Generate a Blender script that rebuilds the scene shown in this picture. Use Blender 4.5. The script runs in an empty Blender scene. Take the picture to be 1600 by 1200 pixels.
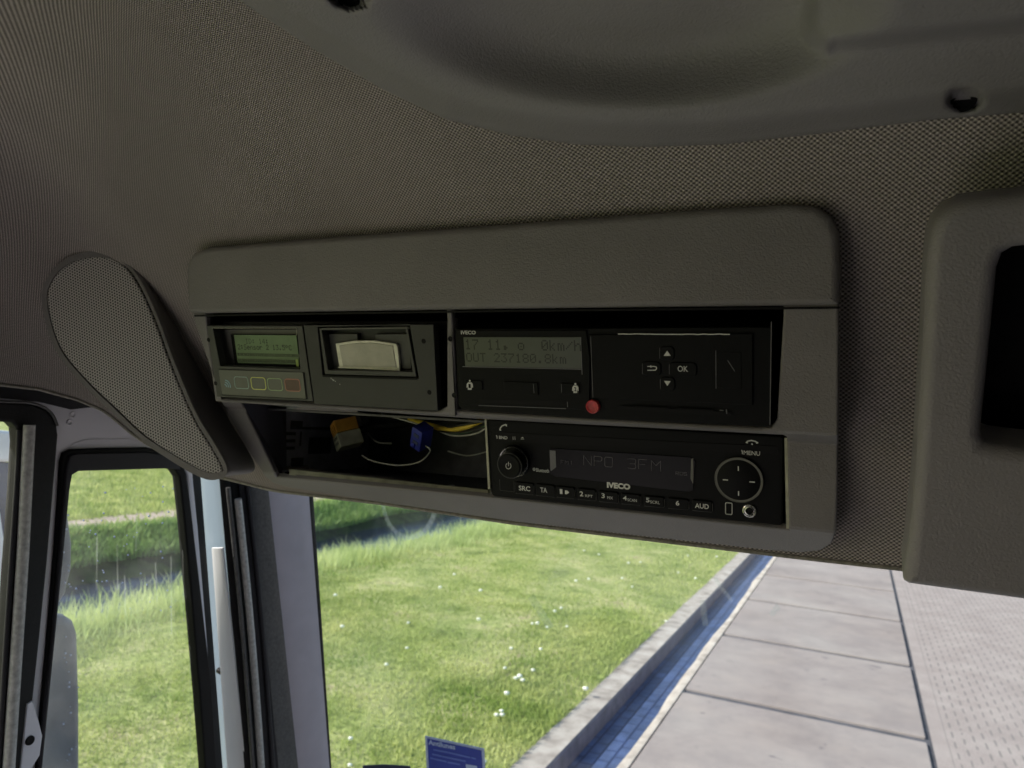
import bpy, bmesh, math, random
import numpy as np
from mathutils import Vector, Matrix
random.seed(7); rng = np.random.default_rng(7)
S = bpy.context.scene; C = S.collection
# ------------------------------------------------------------------ camera, sky, sun, exposure
FPX = 1198.7
CR = np.array([[0.90899696, 0.41304596, 0.05583506], [0.03215323, 0.06407089, -0.99742724], [-0.41556069, 0.90845361, 0.04495948]])
cam = bpy.data.objects.new('camera', bpy.data.cameras.new('camera')); C.objects.link(cam); S.camera = cam
cam.data.sensor_width = 36; cam.data.lens = FPX / 1600 * 36
cam.matrix_world = Matrix(((CR[0][0], -CR[1][0], -CR[2][0], 0), (CR[0][1], -CR[1][1], -CR[2][1], 0), (CR[0][2], -CR[1][2], -CR[2][2], 0), (0, 0, 0, 1)))
cam.data.clip_start = 0.02; cam.data.clip_end = 1500
cam.data.dof.use_dof = True; cam.data.dof.focus_distance = 0.46; cam.data.dof.aperture_fstop = 17
SUN = Vector((-0.80, -0.36, 0.62)).normalized()
w = bpy.data.worlds.new('World'); S.world = w; w.use_nodes = True
nt = w.node_tree; bg = nt.nodes['Background']; sky = nt.nodes.new('ShaderNodeTexSky')
sky.sky_type = 'NISHITA'; sky.sun_disc = False; sky.sun_elevation = math.asin(SUN.z); sky.sun_rotation = math.atan2(SUN.x, SUN.y)
sky.air_density = 1.2; sky.dust_density = 2.0
nt.links.new(sky.outputs[0], bg.inputs[0]); bg.inputs[1].default_value = 0.115
sl = bpy.data.lights.new('sun', 'SUN'); sl.energy = 3.2; sl.angle = math.radians(0.5); sl.color = (1, 0.95, 0.87)
so = bpy.data.objects.new('sun', sl); C.objects.link(so); so.rotation_euler = SUN.to_track_quat('Z', 'Y').to_euler()
S.view_settings.view_transform = 'Standard'; S.view_settings.look = 'None'; S.view_settings.exposure = 0.95; S.view_settings.gamma = 1
S.view_settings.use_curve_mapping = False
S.render.engine = 'CYCLES'; S.cycles.use_denoising = True; S.cycles.max_bounces = 10; S.cycles.diffuse_bounces = 6
S.cycles.transparent_max_bounces = 16; S.cycles.sample_clamp_indirect = 6; S.cycles.caustics_refractive = False
GZ = -2.35

# ------------------------------------------------------------------ pixel rays -> points on real surfaces
def ray(px, py): return np.array([(px - 800) / FPX, (py - 600) / FPX, 1.0]) @ CR
def hx(q, x): r = ray(*q); return r * (x / r[0])
def hy(q, y): r = ray(*q); return r * (y / r[1])
def hz(q, z): r = ray(*q); return r * (z / r[2])
class Plane:
    def __init__(s, O, ux, uv):
        s.O = np.array(O, float); s.ux = np.array(ux, float); s.ux /= np.linalg.norm(s.ux)
        s.uv = np.array(uv, float); s.uv -= s.ux * (s.uv @ s.ux); s.uv /= np.linalg.norm(s.uv)
        s.un = np.cross(s.ux, s.uv)          # towards the viewer
    def hit(s, q, n=0.0):
        r = ray(*q); O = s.O + s.un * n; return r * ((O @ s.un) / (r @ s.un))
    def loc(s, q, n=0.0):
        d = s.hit(q, n) - s.O; return (float(d @ s.ux), float(d @ s.uv))
    def W(s, u, v, n=0.0): return s.O + s.ux * u + s.uv * v + s.un * n
    def shift(s, n): return Plane(s.O + s.un * n, s.ux, s.uv)
    def rect(s, quad, n=0.0):
        p = [s.loc(q, n) for q in quad]      # TL TR BR BL
        return ((p[0][0] + p[3][0]) / 2, (p[2][1] + p[3][1]) / 2, (p[1][0] + p[2][0]) / 2, (p[0][1] + p[1][1]) / 2)
T = 0.2791
def tilted(O, t): return Plane(O, (1, 0, 0), (0, -math.sin(t), math.cos(t)))
PA = tilted((-.2324, .4157, .0551), T)       # faces of the upper row
PB = tilted((-.2281, .4607, -.0011), T)      # face of the lower row

# ------------------------------------------------------------------ materials
def mat(name, col, rough=.5, metal=0, spec=.5, noise=None, bump=None, coat=0, emit=None):
    m = bpy.data.materials.new(name); m.use_nodes = True; n = m.node_tree.nodes; l = m.node_tree.links
    b = n['Principled BSDF']; b.inputs['Base Color'].default_value = (*col, 1); b.inputs['Roughness'].default_value = rough
    b.inputs['Metallic'].default_value = metal; b.inputs['Specular IOR Level'].default_value = spec; b.inputs['Coat Weight'].default_value = coat
    tc = n.new('ShaderNodeTexCoord')
    if noise:
        sc, amt = noise; t = n.new('ShaderNodeTexNoise'); t.inputs['Scale'].default_value = sc; t.inputs['Detail'].default_value = 5
        l.new(tc.outputs['Object'], t.inputs['Vector'])
        r = n.new('ShaderNodeMapRange'); r.inputs[3].default_value = 1 - amt; r.inputs[4].default_value = 1 + amt; r.inputs[1].default_value = .3; r.inputs[2].default_value = .7
        l.new(t.outputs[0], r.inputs[0]); mx = n.new('ShaderNodeVectorMath'); mx.operation = 'SCALE'; mx.inputs[0].default_value = col
        l.new(r.outputs[0], mx.inputs['Scale']); l.new(mx.outputs[0], b.inputs['Base Color'])
    if bump:
        sc, st = bump; t = n.new('ShaderNodeTexNoise'); t.inputs['Scale'].default_value = sc; t.inputs['Detail'].default_value = 3
        l.new(tc.outputs['Object'], t.inputs['Vector']); bp = n.new('ShaderNodeBump'); bp.inputs['Strength'].default_value = st; bp.inputs['Distance'].default_value = .0008
        l.new(t.outputs[0], bp.inputs['Height']); l.new(bp.outputs[0], b.inputs['Normal'])
    if emit:
        b.inputs['Emission Color'].default_value = (*emit[0], 1); b.inputs['Emission Strength'].default_value = emit[1]
    return m
def math_node(nt, op, a, b=None, c=None):
    m = nt.nodes.new('ShaderNodeMath'); m.operation = op
    for i, x in enumerate((a, b, c)):
        if x is None: continue
        if isinstance(x, (int, float)): m.inputs[i].default_value = x
        else: nt.links.new(x, m.inputs[i])
    return m.outputs[0]
M = {}
M['console'] = mat('console_plastic', (.17, .16, .157), .5, spec=.45, noise=(30, .06), bump=(1000, .6))
M['panel'] = mat('roof_panel_plastic', (.21, .20, .205), .5, spec=.45, noise=(12, .05), bump=(900, .5))
M['bayside'] = mat('bay_side_plastic', (.12, .115, .145), .55, bump=(1200, .2))
M['black'] = mat('black_plastic', (.004, .004, .0045), .5, spec=.12, noise=(60, .2), bump=(1500, .12))
M['satin'] = mat('device_plastic', (.0035, .0038, .0038), .5, spec=.12, noise=(40, .15), bump=(1600, .15))
M['gloss'] = mat('gloss_black', (.002, .002, .003), .2, spec=.12, noise=(80, .3))
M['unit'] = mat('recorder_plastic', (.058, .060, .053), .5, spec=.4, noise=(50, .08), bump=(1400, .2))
M['unit_dark'] = mat('recorder_dark', (.034, .035, .033), .5, spec=.4, noise=(50, .1), bump=(1400, .2))
M['unit_lite'] = mat('recorder_inner_plastic', (.14, .14, .12), .5, spec=.4, noise=(50, .08))
M['cover'] = mat('smoky_cover', (.42, .41, .33), .35, spec=.5, noise=(90, .12), bump=(500, .25))
M['cover_edge'] = mat('clear_edge', (.75, .75, .6), .25, noise=(200, .15))
M['rubber'] = mat('black_rubber', (.010, .010, .011), .6, spec=.25, noise=(300, .15), bump=(700, .3))
M['frit'] = mat('black_frit', (.004, .004, .0045), .55, spec=.15, noise=(400, .1))
M['seal'] = mat('worn_rubber_seal', (.07, .07, .072), .35, noise=(260, .25), bump=(300, .5))
M['sealbright'] = mat('lit_rubber_seal', (.40, .40, .39), .3, noise=(260, .25), bump=(220, .6))  # pale colour paints the lit look of the rubber channel
M['doorpaint'] = mat('grey_door_paint', (.66, .64, .70), .4, coat=.3, noise=(15, .04))
M['bluepaint'] = mat('pale_blue_paint', (.33, .42, .52), .3, coat=.5, noise=(12, .04))
M['deepblack'] = mat('matt_black_cloth', (.003, .003, .004), .95, spec=.02, noise=(300, .1)); M['trim'] = mat('pillar_trim', (.42, .39, .45), .55, noise=(25, .07), bump=(900, .3))
M['trimdark'] = mat('pillar_trim_dark', (.022, .021, .026), .55, spec=.25, noise=(300, .1), bump=(900, .2))
M['white'] = mat('white_print', (.62, .63, .58), .5, noise=(900, .1))
M['dimwhite'] = mat('dim_print', (.13, .13, .135), .5, noise=(900, .1))
M['amber'] = mat('segment_grey', (.07, .065, .075), .5, noise=(900, .1))
M['lcd'] = mat('lcd_grey', (.060, .068, .055), .3, noise=(60, .08))
M['lcdink'] = mat('lcd_ink', (.003, .004, .003), .3, noise=(60, .08))
M['lcdg'] = mat('lcd_green', (.12, .20, .09), .3, noise=(70, .15))
M['lcdgd'] = mat('lcd_green_dark', (.035, .062, .025), .3, noise=(70, .15))
M['lcdgl'] = mat('lcd_green_corner', (.40, .55, .12), .3, noise=(70, .15))
M['red'] = mat('red_seal', (.48, .04, .045), .45, noise=(500, .3), bump=(500, .5))
M['keyteal'] = mat('key_outline_teal', (.34, .46, .42), .5, noise=(500, .1))
M['keyyellow'] = mat('key_outline_yellow', (.75, .78, .22), .5, noise=(500, .1))
M['keygreen'] = mat('key_outline_green', (.34, .46, .24), .5, noise=(500, .1))
M['keyred'] = mat('key_outline_red', (.48, .20, .14), .5, noise=(500, .1))
M['keyredfill'] = mat('key_red_fill', (.10, .055, .04), .5, noise=(500, .1))
M['bluemark'] = mat('wave_mark', (.35, .58, .66), .5, noise=(500, .1))
M['yplug'] = mat('yellow_plug', (.46, .24, .035), .4, noise=(150, .2))
M['wplug'] = mat('white_plug', (.36, .36, .27), .4, noise=(150, .2))
M['bplug'] = mat('blue_plug', (.02, .03, .30), .35, noise=(150, .3))
M['ywire'] = mat('yellow_wire', (.75, .55, .06), .4, noise=(100, .2))
M['wwire'] = mat('white_wire', (.45, .45, .40), .4, noise=(100, .2))
M['gwire'] = mat('green_wire', (.10, .22, .12), .4, noise=(100, .2))
M['kwire'] = mat('dark_wire', (.02, .02, .02), .4, noise=(100, .2))
M['cage'] = mat('cage_plastic', (.5, .51, .58), .5, noise=(80, .2), bump=(900, .2))
M['cagedark'] = mat('cage_dark', (.09, .09, .095), .5, noise=(80, .3))
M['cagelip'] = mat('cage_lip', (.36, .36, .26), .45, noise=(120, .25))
M['mirror'] = mat('mirror_housing', (.12, .15, .22), .45, noise=(60, .1), bump=(300, .3))
M['whitebody'] = mat('white_body', (.82, .83, .86), .35, noise=(10, .03))
M['navy'] = mat('navy_plastic', (.03, .04, .10), .4, noise=(30, .3))
M['cardblue'] = mat('card_blue', (.02, .045, .36), .45, noise=(60, .08))
M['cardline'] = mat('card_pale', (.38, .47, .75), .45, noise=(60, .08))
M['cardtext'] = mat('card_faint_text', (.10, .16, .55), .45, noise=(60, .08))
M['chrome'] = mat('metal_ring', (.45, .45, .43), .25, metal=.9, noise=(200, .1))
M['shell'] = mat('cab_shell_paint', (.26, .25, .25), .6, noise=(5, .03))
M['dash'] = mat('dashboard_plastic', (.46, .44, .44), .6, noise=(20, .1), bump=(600, .3))

# woven headlining: staggered dots in UV metres
def weave():
    m = mat('woven_headlining', (.2, .19, .17), .85, spec=.15); t = m.node_tree; n = t.nodes; l = t.links; b = n['Principled BSDF']
    uv = n.new('ShaderNodeUVMap'); sp = n.new('ShaderNodeSeparateXYZ'); 
    wob = n.new('ShaderNodeTexNoise'); wob.inputs['Scale'].default_value = 60; wob.inputs['Detail'].default_value = 2
    l.new(uv.outputs[0], wob.inputs[0]); ad = n.new('ShaderNodeMixRGB'); ad.blend_type = 'LINEAR_LIGHT'; ad.inputs[0].default_value = .00022
    l.new(uv.outputs[0], ad.inputs[1]); l.new(wob.outputs['Color'], ad.inputs[2]); l.new(ad.outputs[0], sp.inputs[0])
    k = 2 * math.pi / .0029; ky = 2 * math.pi / .0026
    a = math_node(t, 'SINE', math_node(t, 'MULTIPLY', sp.outputs[0], k)); c = math_node(t, 'SINE', math_node(t, 'MULTIPLY', sp.outputs[1], ky))
    pr = math_node(t, 'MULTIPLY', a, c)
    v = math_node(t, 'MULTIPLY_ADD', pr, .5, .5)
    fine = n.new('ShaderNodeTexNoise'); fine.inputs['Scale'].default_value = 900; fine.inputs['Detail'].default_value = 3; l.new(uv.outputs[0], fine.inputs[0])
    big = n.new('ShaderNodeTexNoise'); big.inputs['Scale'].default_value = 7; big.inputs['Detail'].default_value = 5; l.new(uv.outputs[0], big.inputs[0])
    cr = n.new('ShaderNodeValToRGB'); cr.color_ramp.elements[0].position = .12; cr.color_ramp.elements[0].color = (.085, .077, .072, 1)
    cr.color_ramp.elements[1].position = .85; cr.color_ramp.elements[1].color = (.50, .45, .42, 1)
    l.new(v, cr.inputs[0]); mu = n.new('ShaderNodeVectorMath'); mu.operation = 'SCALE'; l.new(cr.outputs[0], mu.inputs[0])
    f = math_node(t, 'MULTIPLY', math_node(t, 'MULTIPLY_ADD', fine.outputs[0], .9, .55), math_node(t, 'MULTIPLY_ADD', big.outputs[0], .4, .8))
    l.new(f, mu.inputs['Scale']); l.new(mu.outputs[0], b.inputs['Base Color'])
    bp = n.new('ShaderNodeBump'); bp.inputs['Strength'].default_value = .9; bp.inputs['Distance'].default_value = .0009; l.new(v, bp.inputs['Height']); l.new(bp.outputs[0], b.inputs['Normal'])
    return m
M['weave'] = weave()
def grille_mat():
    m = mat('perforated_grille', (.2, .2, .2), .5, spec=.4); t = m.node_tree; n = t.nodes; l = t.links; b = n['Principled BSDF']
    uv = n.new('ShaderNodeUVMap'); K = 4 * math.pi / (math.sqrt(3) * .0023); s = None
    for ang in (0, 60, 120):
        d = n.new('ShaderNodeVectorMath'); d.operation = 'DOT_PRODUCT'; l.new(uv.outputs[0], d.inputs[0])
        d.inputs[1].default_value = (K * math.cos(math.radians(ang + 10)), K * math.sin(math.radians(ang + 10)), 0)
        cs = math_node(t, 'COSINE', d.outputs['Value']); s = cs if s is None else math_node(t, 'ADD', s, cs)
    v = n.new('ShaderNodeMapRange'); v.inputs[1].default_value = .25; v.inputs[2].default_value = 1.0; v.inputs[3].default_value = 1; v.inputs[4].default_value = 0; l.new(s, v.inputs[0])
    cr = n.new('ShaderNodeMixRGB'); cr.inputs[1].default_value = (.006, .006, .006, 1); cr.inputs[2].default_value = (.46, .44, .42, 1)
    l.new(v.outputs[0], cr.inputs[0]); l.new(cr.outputs[0], b.inputs['Base Color'])
    bp = n.new('ShaderNodeBump'); bp.inputs['Strength'].default_value = 1; bp.inputs['Distance'].default_value = .0009; l.new(v.outputs[0], bp.inputs['Height']); l.new(bp.outputs[0], b.inputs['Normal'])
    return m
M['grille'] = grille_mat()
def glass_mat(name, dirt=.02):
    m = bpy.data.materials.new(name); m.use_nodes = True; t = m.node_tree; n = t.nodes; l = t.links; n.clear()
    o = n.new('ShaderNodeOutputMaterial'); tr = n.new('ShaderNodeBsdfTransparent'); tr.inputs[0].default_value = (.93, .96, .94, 1)
    g = n.new('ShaderNodeBsdfGlossy'); g.inputs['Roughness'].default_value = .03; fc = n.new('ShaderNodeLayerWeight'); fr_ = math_node(t, 'MULTIPLY_ADD', math_node(t, 'POWER', fc.outputs['Facing'], 5), .9, .02)
    mx = n.new('ShaderNodeMixShader'); l.new(fr_, mx.inputs[0]); l.new(tr.outputs[0], mx.inputs[1]); l.new(g.outputs[0], mx.inputs[2])
    df = n.new('ShaderNodeBsdfDiffuse'); df.inputs[0].default_value = (.8, .8, .8, 1); tl = n.new('ShaderNodeBsdfTranslucent'); tl.inputs[0].default_value = (.8, .8, .8, 1)
    dd = n.new('ShaderNodeAddShader'); l.new(df.outputs[0], dd.inputs[0]); l.new(tl.outputs[0], dd.inputs[1])
    tc = n.new('ShaderNodeTexCoord'); no = n.new('ShaderNodeTexNoise'); no.inputs['Scale'].default_value = 9; no.inputs['Detail'].default_value = 6
    l.new(tc.outputs['Object'], no.inputs[0]); r = n.new('ShaderNodeMapRange'); r.inputs[1].default_value = .45; r.inputs[2].default_value = .75; r.inputs[3].default_value = dirt * .3; r.inputs[4].default_value = dirt * 2
    l.new(no.outputs[0], r.inputs[0]); m2 = n.new('ShaderNodeMixShader'); l.new(r.outputs[0], m2.inputs[0]); l.new(mx.outputs[0], m2.inputs[1]); l.new(dd.outputs[0], m2.inputs[2])
    l.new(m2.outputs[0], o.inputs[0]); return m
M['glass'] = glass_mat('window_glass', .02)
M['smear'] = glass_mat('dried_smear', .10)

# ------------------------------------------------------------------ builders
def wloc(o):
    v = Vector((0, 0, 0))
    while o is not None: v += o.location; o = o.parent
    return v
def tag(o, label=None, cat=None, group=None, kind=None):
    for k, x in (('label', label), ('category', cat), ('group', group), ('kind', kind)):
        if x: o[k] = x
    return o
def thing(name, loc, label, cat, group=None):
    o = bpy.data.objects.new(name, None); C.objects.link(o); o.location = [float(x) for x in loc]; o.empty_display_size = .02
    return tag(o, label, cat, group)
def link(name, me, m, parent=None, smooth=None):
    if m is not None: me.materials.append(M[m] if isinstance(m, str) else m)
    o = bpy.data.objects.new(name, me); C.objects.link(o)
    if parent is not None:
        off = wloc(parent); me.transform(Matrix.Translation(-off)); o.parent = parent
    if smooth is not None:
        for p in me.polygons: p.use_smooth = True
        if smooth < 180: me.set_sharp_from_angle(angle=math.radians(smooth))
    return o
def mesh(name, V, Fs, m, parent=None, smooth=None, uv=None):
    me = bpy.data.meshes.new(name); me.from_pydata([tuple(map(float, v)) for v in V], [], [tuple(f) for f in Fs]); me.update()
    if uv is not None:
        L = me.uv_layers.new(name='UVMap')
        for lp in me.loops: L.data[lp.index].uv = uv[lp.vertex_index]
    return link(name, me, m, parent, smooth)
def rr(u0, v0, u1, v1, r=0, seg=5):
    if r <= 0: return [(u0, v0), (u1, v0), (u1, v1), (u0, v1)]
    r = min(r, (u1 - u0) / 2 * .999, (v1 - v0) / 2 * .999); out = []
    for cx, cy, a0 in ((u1 - r, v0 + r, -90), (u1 - r, v1 - r, 0), (u0 + r, v1 - r, 90), (u0 + r, v0 + r, 180)):
        for i in range(seg + 1):
            a = math.radians(a0 + 90 * i / seg); out.append((cx + r * math.cos(a), cy + r * math.sin(a)))
    return out
def circ(cu, cv, r, seg=40, ry=None): return [(cu + r * math.cos(2 * math.pi * i / seg), cv + (ry or r) * math.sin(2 * math.pi * i / seg)) for i in range(seg)]
def smooth_closed(pts, sub=6):                       # Catmull-Rom through px points
    n = len(pts); out = []; P = [np.array(p, float) for p in pts]
    for i in range(n):
        a, b, c, d = P[i - 1], P[i], P[(i + 1) % n], P[(i + 2) % n]
        for k in range(sub):
            t = k / sub; out.append(tuple(.5 * (2 * b + (c - a) * t + (2 * a - 5 * b + 4 * c - d) * t * t + (3 * b - a - 3 * c + d) * t ** 3)))
    return out
def _area(p): return sum(a[0] * b[1] - b[0] * a[1] for a, b in zip(p, p[1:] + p[:1])) / 2
def _clean(p):
    out = []
    for q in p:
        if not out or math.hypot(q[0] - out[-1][0], q[1] - out[-1][1]) > 2e-5: out.append((float(q[0]), float(q[1])))
    if math.hypot(out[0][0] - out[-1][0], out[0][1] - out[-1][1]) < 2e-5: out.pop()
    return out
def _inset(p, d):                                    # d towards the left of the travel direction, mitred
    out = []; n = len(p)
    for i in range(n):
        a, b, c = p[i - 1], p[i], p[(i + 1) % n]; u = (b[0] - a[0], b[1] - a[1]); v = (c[0] - b[0], c[1] - b[1]); lu, lv = math.hypot(*u), math.hypot(*v)
        n1 = (-u[1] / lu, u[0] / lu); n2 = (-v[1] / lv, v[0] / lv); m = (n1[0] + n2[0], n1[1] + n2[1]); k = m[0] ** 2 + m[1] ** 2
        f = d * 2 / max(k, .6); out.append((b[0] + m[0] * f, b[1] + m[1] * f))
    return out
def _inside(pt, loops):
    c = False
    for p in loops:
        for a, b in zip(p, p[1:] + p[:1]):
            if (a[1] > pt[1]) != (b[1] > pt[1]) and pt[0] < (b[0] - a[0]) * (pt[1] - a[1]) / (b[1] - a[1]) + a[0]: c = not c
    return c
from mathutils.geometry import delaunay_2d_cdt
def plate_mesh(outlines, n0, n1, bevel):
    loops = []
    for k, p in enumerate(outlines):
        p = _clean(list(p)); 
        if (_area(p) > 0) != (k == 0): p = p[::-1]
        loops.append(p)
    bevel = min(bevel, (n1 - n0) * .9); prof = [(0, n0)]
    if bevel > 0:
        for a in (0, 22.5, 45, 67.5, 90): prof.append((bevel * (1 - math.cos(math.radians(a))), n1 - bevel + bevel * math.sin(math.radians(a))))
    else: prof.append((0, n1))
    V = []; Fs = []; first = []; last = []
    for p in loops:
        n = len(p); rings = []
        for d, z in prof:
            rings.append(len(V)); V += [(q[0], q[1], z) for q in (_inset(p, d) if d > 0 else p)]
        for r0, r1 in zip(rings[:-1], rings[1:]):
            for i in range(n): Fs.append((r0 + i, r0 + (i + 1) % n, r1 + (i + 1) % n, r1 + i))
        first.append((rings[0], n)); last.append((rings[-1], n))
    for caps, flip in ((last, False), (first, True)):
        co = []; ed = []; idx = []
        for r, n in caps:
            b0 = len(co); co += [Vector(V[r + i][:2]) for i in range(n)]; idx += [r + i for i in range(n)]; ed += [(b0 + i, b0 + (i + 1) % n) for i in range(n)]
        lp = [[tuple(V[r + i][:2]) for i in range(n)] for r, n in caps]
        vc, _, fc, ov, _, _ = delaunay_2d_cdt(co, ed, [], 0, 1e-9); mp = {}
        for k in range(len(vc)):
            if ov[k]: mp[k] = idx[ov[k][0]]
            else: mp[k] = len(V); V.append((vc[k].x, vc[k].y, V[caps[0][0]][2]))
        for f in fc:
            c = (sum(vc[k].x for k in f) / len(f), sum(vc[k].y for k in f) / len(f))
            if _inside(c, lp):
                g = tuple(mp[k] for k in f); a = sum(V[g[i]][0] * V[g[(i + 1) % len(g)]][1] - V[g[(i + 1) % len(g)]][0] * V[g[i]][1] for i in range(len(g)))
                if (a > 0) == flip: g = g[::-1]
                Fs.append(g)
    me = bpy.data.meshes.new('plate'); me.from_pydata(V, [], Fs); me.update(); return me
def dense(px, step=8):
    out = []
    for a, b in zip(px, px[1:] + px[:1]):
        k = max(1, int(math.hypot(b[0] - a[0], b[1] - a[1]) / step)); out += [(a[0] + (b[0] - a[0]) * i / k, a[1] + (b[1] - a[1]) * i / k) for i in range(k)]
    return out
def place_mesh(me, P):
    uvs = me.uv_layers[0] if me.uv_layers else me.uv_layers.new(name='UVMap')
    for lp in me.loops:
        c = me.vertices[lp.vertex_index].co; uvs.data[lp.index].uv = (c.x, c.y)
    m = Matrix(((P.ux[0], P.uv[0], P.un[0], P.O[0]), (P.ux[1], P.uv[1], P.un[1], P.O[1]), (P.ux[2], P.uv[2], P.un[2], P.O[2]), (0, 0, 0, 1)))
    me.transform(m); return me
def weld(me, d=1e-6):
    b = bmesh.new(); b.from_mesh(me); bmesh.ops.remove_doubles(b, verts=b.verts, dist=d); b.to_mesh(me); b.free()
def plate(name, P, outline, n0, n1, m, parent=None, holes=(), bevel=.0004, smooth=35):
    me = plate_mesh([outline] + list(holes), n0, n1, bevel); weld(me); place_mesh(me, P); o = link(name, me, m, parent, smooth); wn = o.modifiers.new('w', 'WEIGHTED_NORMAL'); wn.keep_sharp = True; wn.weight = 100; return o
def join(name, meshes, m, parent=None, smooth=35):
    b = bmesh.new()
    for me in meshes: b.from_mesh(me)
    out = bpy.data.meshes.new(name); b.to_mesh(out); b.free()
    for me in meshes: bpy.data.meshes.remove(me)
    return link(name, out, m, parent, smooth)
def pm(P, outline, n0, n1, holes=(), bevel=.0002): me = plate_mesh([outline] + list(holes), n0, n1, bevel); return place_mesh(me, P)
def lathe(name, P, c, prof, m, parent, seg=48, smooth=35):      # prof = [(r, n), ...]
    V = []; Fs = []
    for r, n in prof:
        for i in range(seg):
            a = 2 * math.pi * i / seg; V.append(P.W(c[0] + r * math.cos(a), c[1] + r * math.sin(a), n))
    for j in range(len(prof) - 1):
        for i in range(seg): Fs.append((j * seg + i, j * seg + (i + 1) % seg, (j + 1) * seg + (i + 1) % seg, (j + 1) * seg + i))
    Fs.append(tuple((len(prof) - 1) * seg + i for i in range(seg)))
    return mesh(name, V, Fs, m, parent, smooth)
def tube(name, pts, r, m, parent=None, seg=8, res=8, seal=True):
    P = [np.array(p, float) for p in pts]; Q = []
    for i in range(len(P) - 1):
        a = P[max(i - 1, 0)]; b = P[i]; c = P[i + 1]; d = P[min(i + 2, len(P) - 1)]
        for k in range(res):
            t = k / res; Q.append(.5 * (2 * b + (c - a) * t + (2 * a - 5 * b + 4 * c - d) * t * t + (3 * b - a - 3 * c + d) * t ** 3))
    Q.append(P[-1]); V = []; Fs = []
    for i, q in enumerate(Q):
        tg = Q[min(i + 1, len(Q) - 1)] - Q[max(i - 1, 0)]; tg /= np.linalg.norm(tg)
        a = np.cross(tg, (0.13, 0.31, .94)); a /= np.linalg.norm(a); b = np.cross(tg, a)
        for k in range(seg): V.append(q + r * (a * math.cos(2 * math.pi * k / seg) + b * math.sin(2 * math.pi * k / seg)))
    for i in range(len(Q) - 1):
        for k in range(seg): Fs.append((i * seg + k, i * seg + (k + 1) % seg, (i + 1) * seg + (k + 1) % seg, (i + 1) * seg + k))
    Fs.append(tuple(range(seg))); Fs.append(tuple((len(Q) - 1) * seg + k for k in range(seg)))
    return mesh(name, V, Fs, m, parent, 60)
def box8(V8): return V8, [(0, 1, 2, 3), (7, 6, 5, 4), (0, 4, 5, 1), (1, 5, 6, 2), (2, 6, 7, 3), (3, 7, 4, 0)]
def abox(name, x0, x1, y0, y1, z0, z1, m, parent=None, bevel=0):
    V, Fs = box8([(x0, y0, z0), (x1, y0, z0), (x1, y1, z0), (x0, y1, z0), (x0, y0, z1), (x1, y0, z1), (x1, y1, z1), (x0, y1, z1)])
    Fs = [tuple(reversed(f)) for f in Fs]; o = mesh(name, V, Fs, m, parent)
    if bevel: md = o.modifiers.new('b', 'BEVEL'); md.width = bevel; md.segments = 3; md.limit_method = 'NONE'
    return o
def text_mesh(P, s, bl, br, tl, n, bold=0.0, th=.00012):
    cu = bpy.data.curves.new('t', 'FONT'); cu.body = s; cu.size = 1; cu.offset = bold; cu.extrude = .02; cu.resolution_u = 3
    o = bpy.data.objects.new('t', cu); C.objects.link(o); dg = bpy.context.evaluated_depsgraph_get()
    me = bpy.data.meshes.new_from_object(o.evaluated_get(dg)); bpy.data.objects.remove(o); bpy.data.curves.remove(cu); me.materials.clear()
    xs = [v.co.x for v in me.vertices]; ys = [v.co.y for v in me.vertices]; x0, x1, y0, y1 = min(xs), max(xs), min(ys), max(ys)
    a = P.loc(bl, n); b = P.loc(br, n); c = P.loc(tl, n)
    for v in me.vertices:
        v.co = (a[0] + (v.co.x - x0) / (x1 - x0) * (b[0] - a[0]), a[1] + (v.co.y - y0) / (y1 - y0) * (c[1] - a[1]), n + th * (v.co.z > 0))
    return place_mesh(me, P)
def text(P, s, bl, br, tl, m, parent, n=.0006, bold=0.0, name='lettering'):
    return link(name, text_mesh(P, s, bl, br, tl, n, bold), m, parent)
FONT57 = {'1': '0010001100001000010000100001000111', '7': '', ' ': ''}
G57 = {
'0': ["01110","10001","10011","10101","11001","10001","01110"], '1': ["00100","01100","00100","00100","00100","00100","01110"],
'2': ["01110","10001","00001","00010","00100","01000","11111"], '3': ["11111","00010","00100","00010","00001","10001","01110"],
'4': ["00010","00110","01010","10010","11111","00010","00010"], '5': ["11111","10000","11110","00001","00001","10001","01110"],
'7': ["11111","00001","00010","00100","01000","01000","01000"], '8': ["01110","10001","10001","01110","10001","10001","01110"],
'k': ["10000","10000","10010","10100","11000","10100","10010"], 'm': ["00000","00000","11010","10101","10101","10101","10101"],
'/': ["00000","00001","00010","00100","01000","10000","00000"], 'h': ["10000","10000","10110","11001","10001","10001","10001"],
'O': ["01110","10001","10001","10001","10001","10001","01110"], 'U': ["10001","10001","10001","10001","10001","10001","01110"],
'T': ["11111","00100","00100","00100","00100","00100","00100"], '.': ["00000","00000","00000","00000","00000","01100","01100"],
'*': ["00000","00000","00000","00000","01100","01110","01100"], '@': ["00000","00000","01110","10001","10101","10001","01110"],
' ': ["00000"] * 7, 'I': ["01110","00100","00100","00100","00100","00100","01110"], 'D': ["11100","10010","10001","10001","10001","10010","11100"],
':': ["00000","01100","01100","00000","01100","01100","00000"], 'S': ["01111","10000","10000","01110","00001","00001","11110"],
'e': ["00000","00000","01110","10001","11111","10000","01110"], 'n': ["00000","00000","10110","11001","10001","10001","10001"],
's': ["00000","00000","01110","10000","01110","00001","11110"], 'o': ["00000","00000","01110","10001","10001","10001","01110"],
'r': ["00000","00000","10110","11001","10000","10000","10000"], 'C': ["01110","10001","10000","10000","10000","10001","01110"],
'^': ["01100","10010","10010","01100","00000","00000","00000"]}
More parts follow.
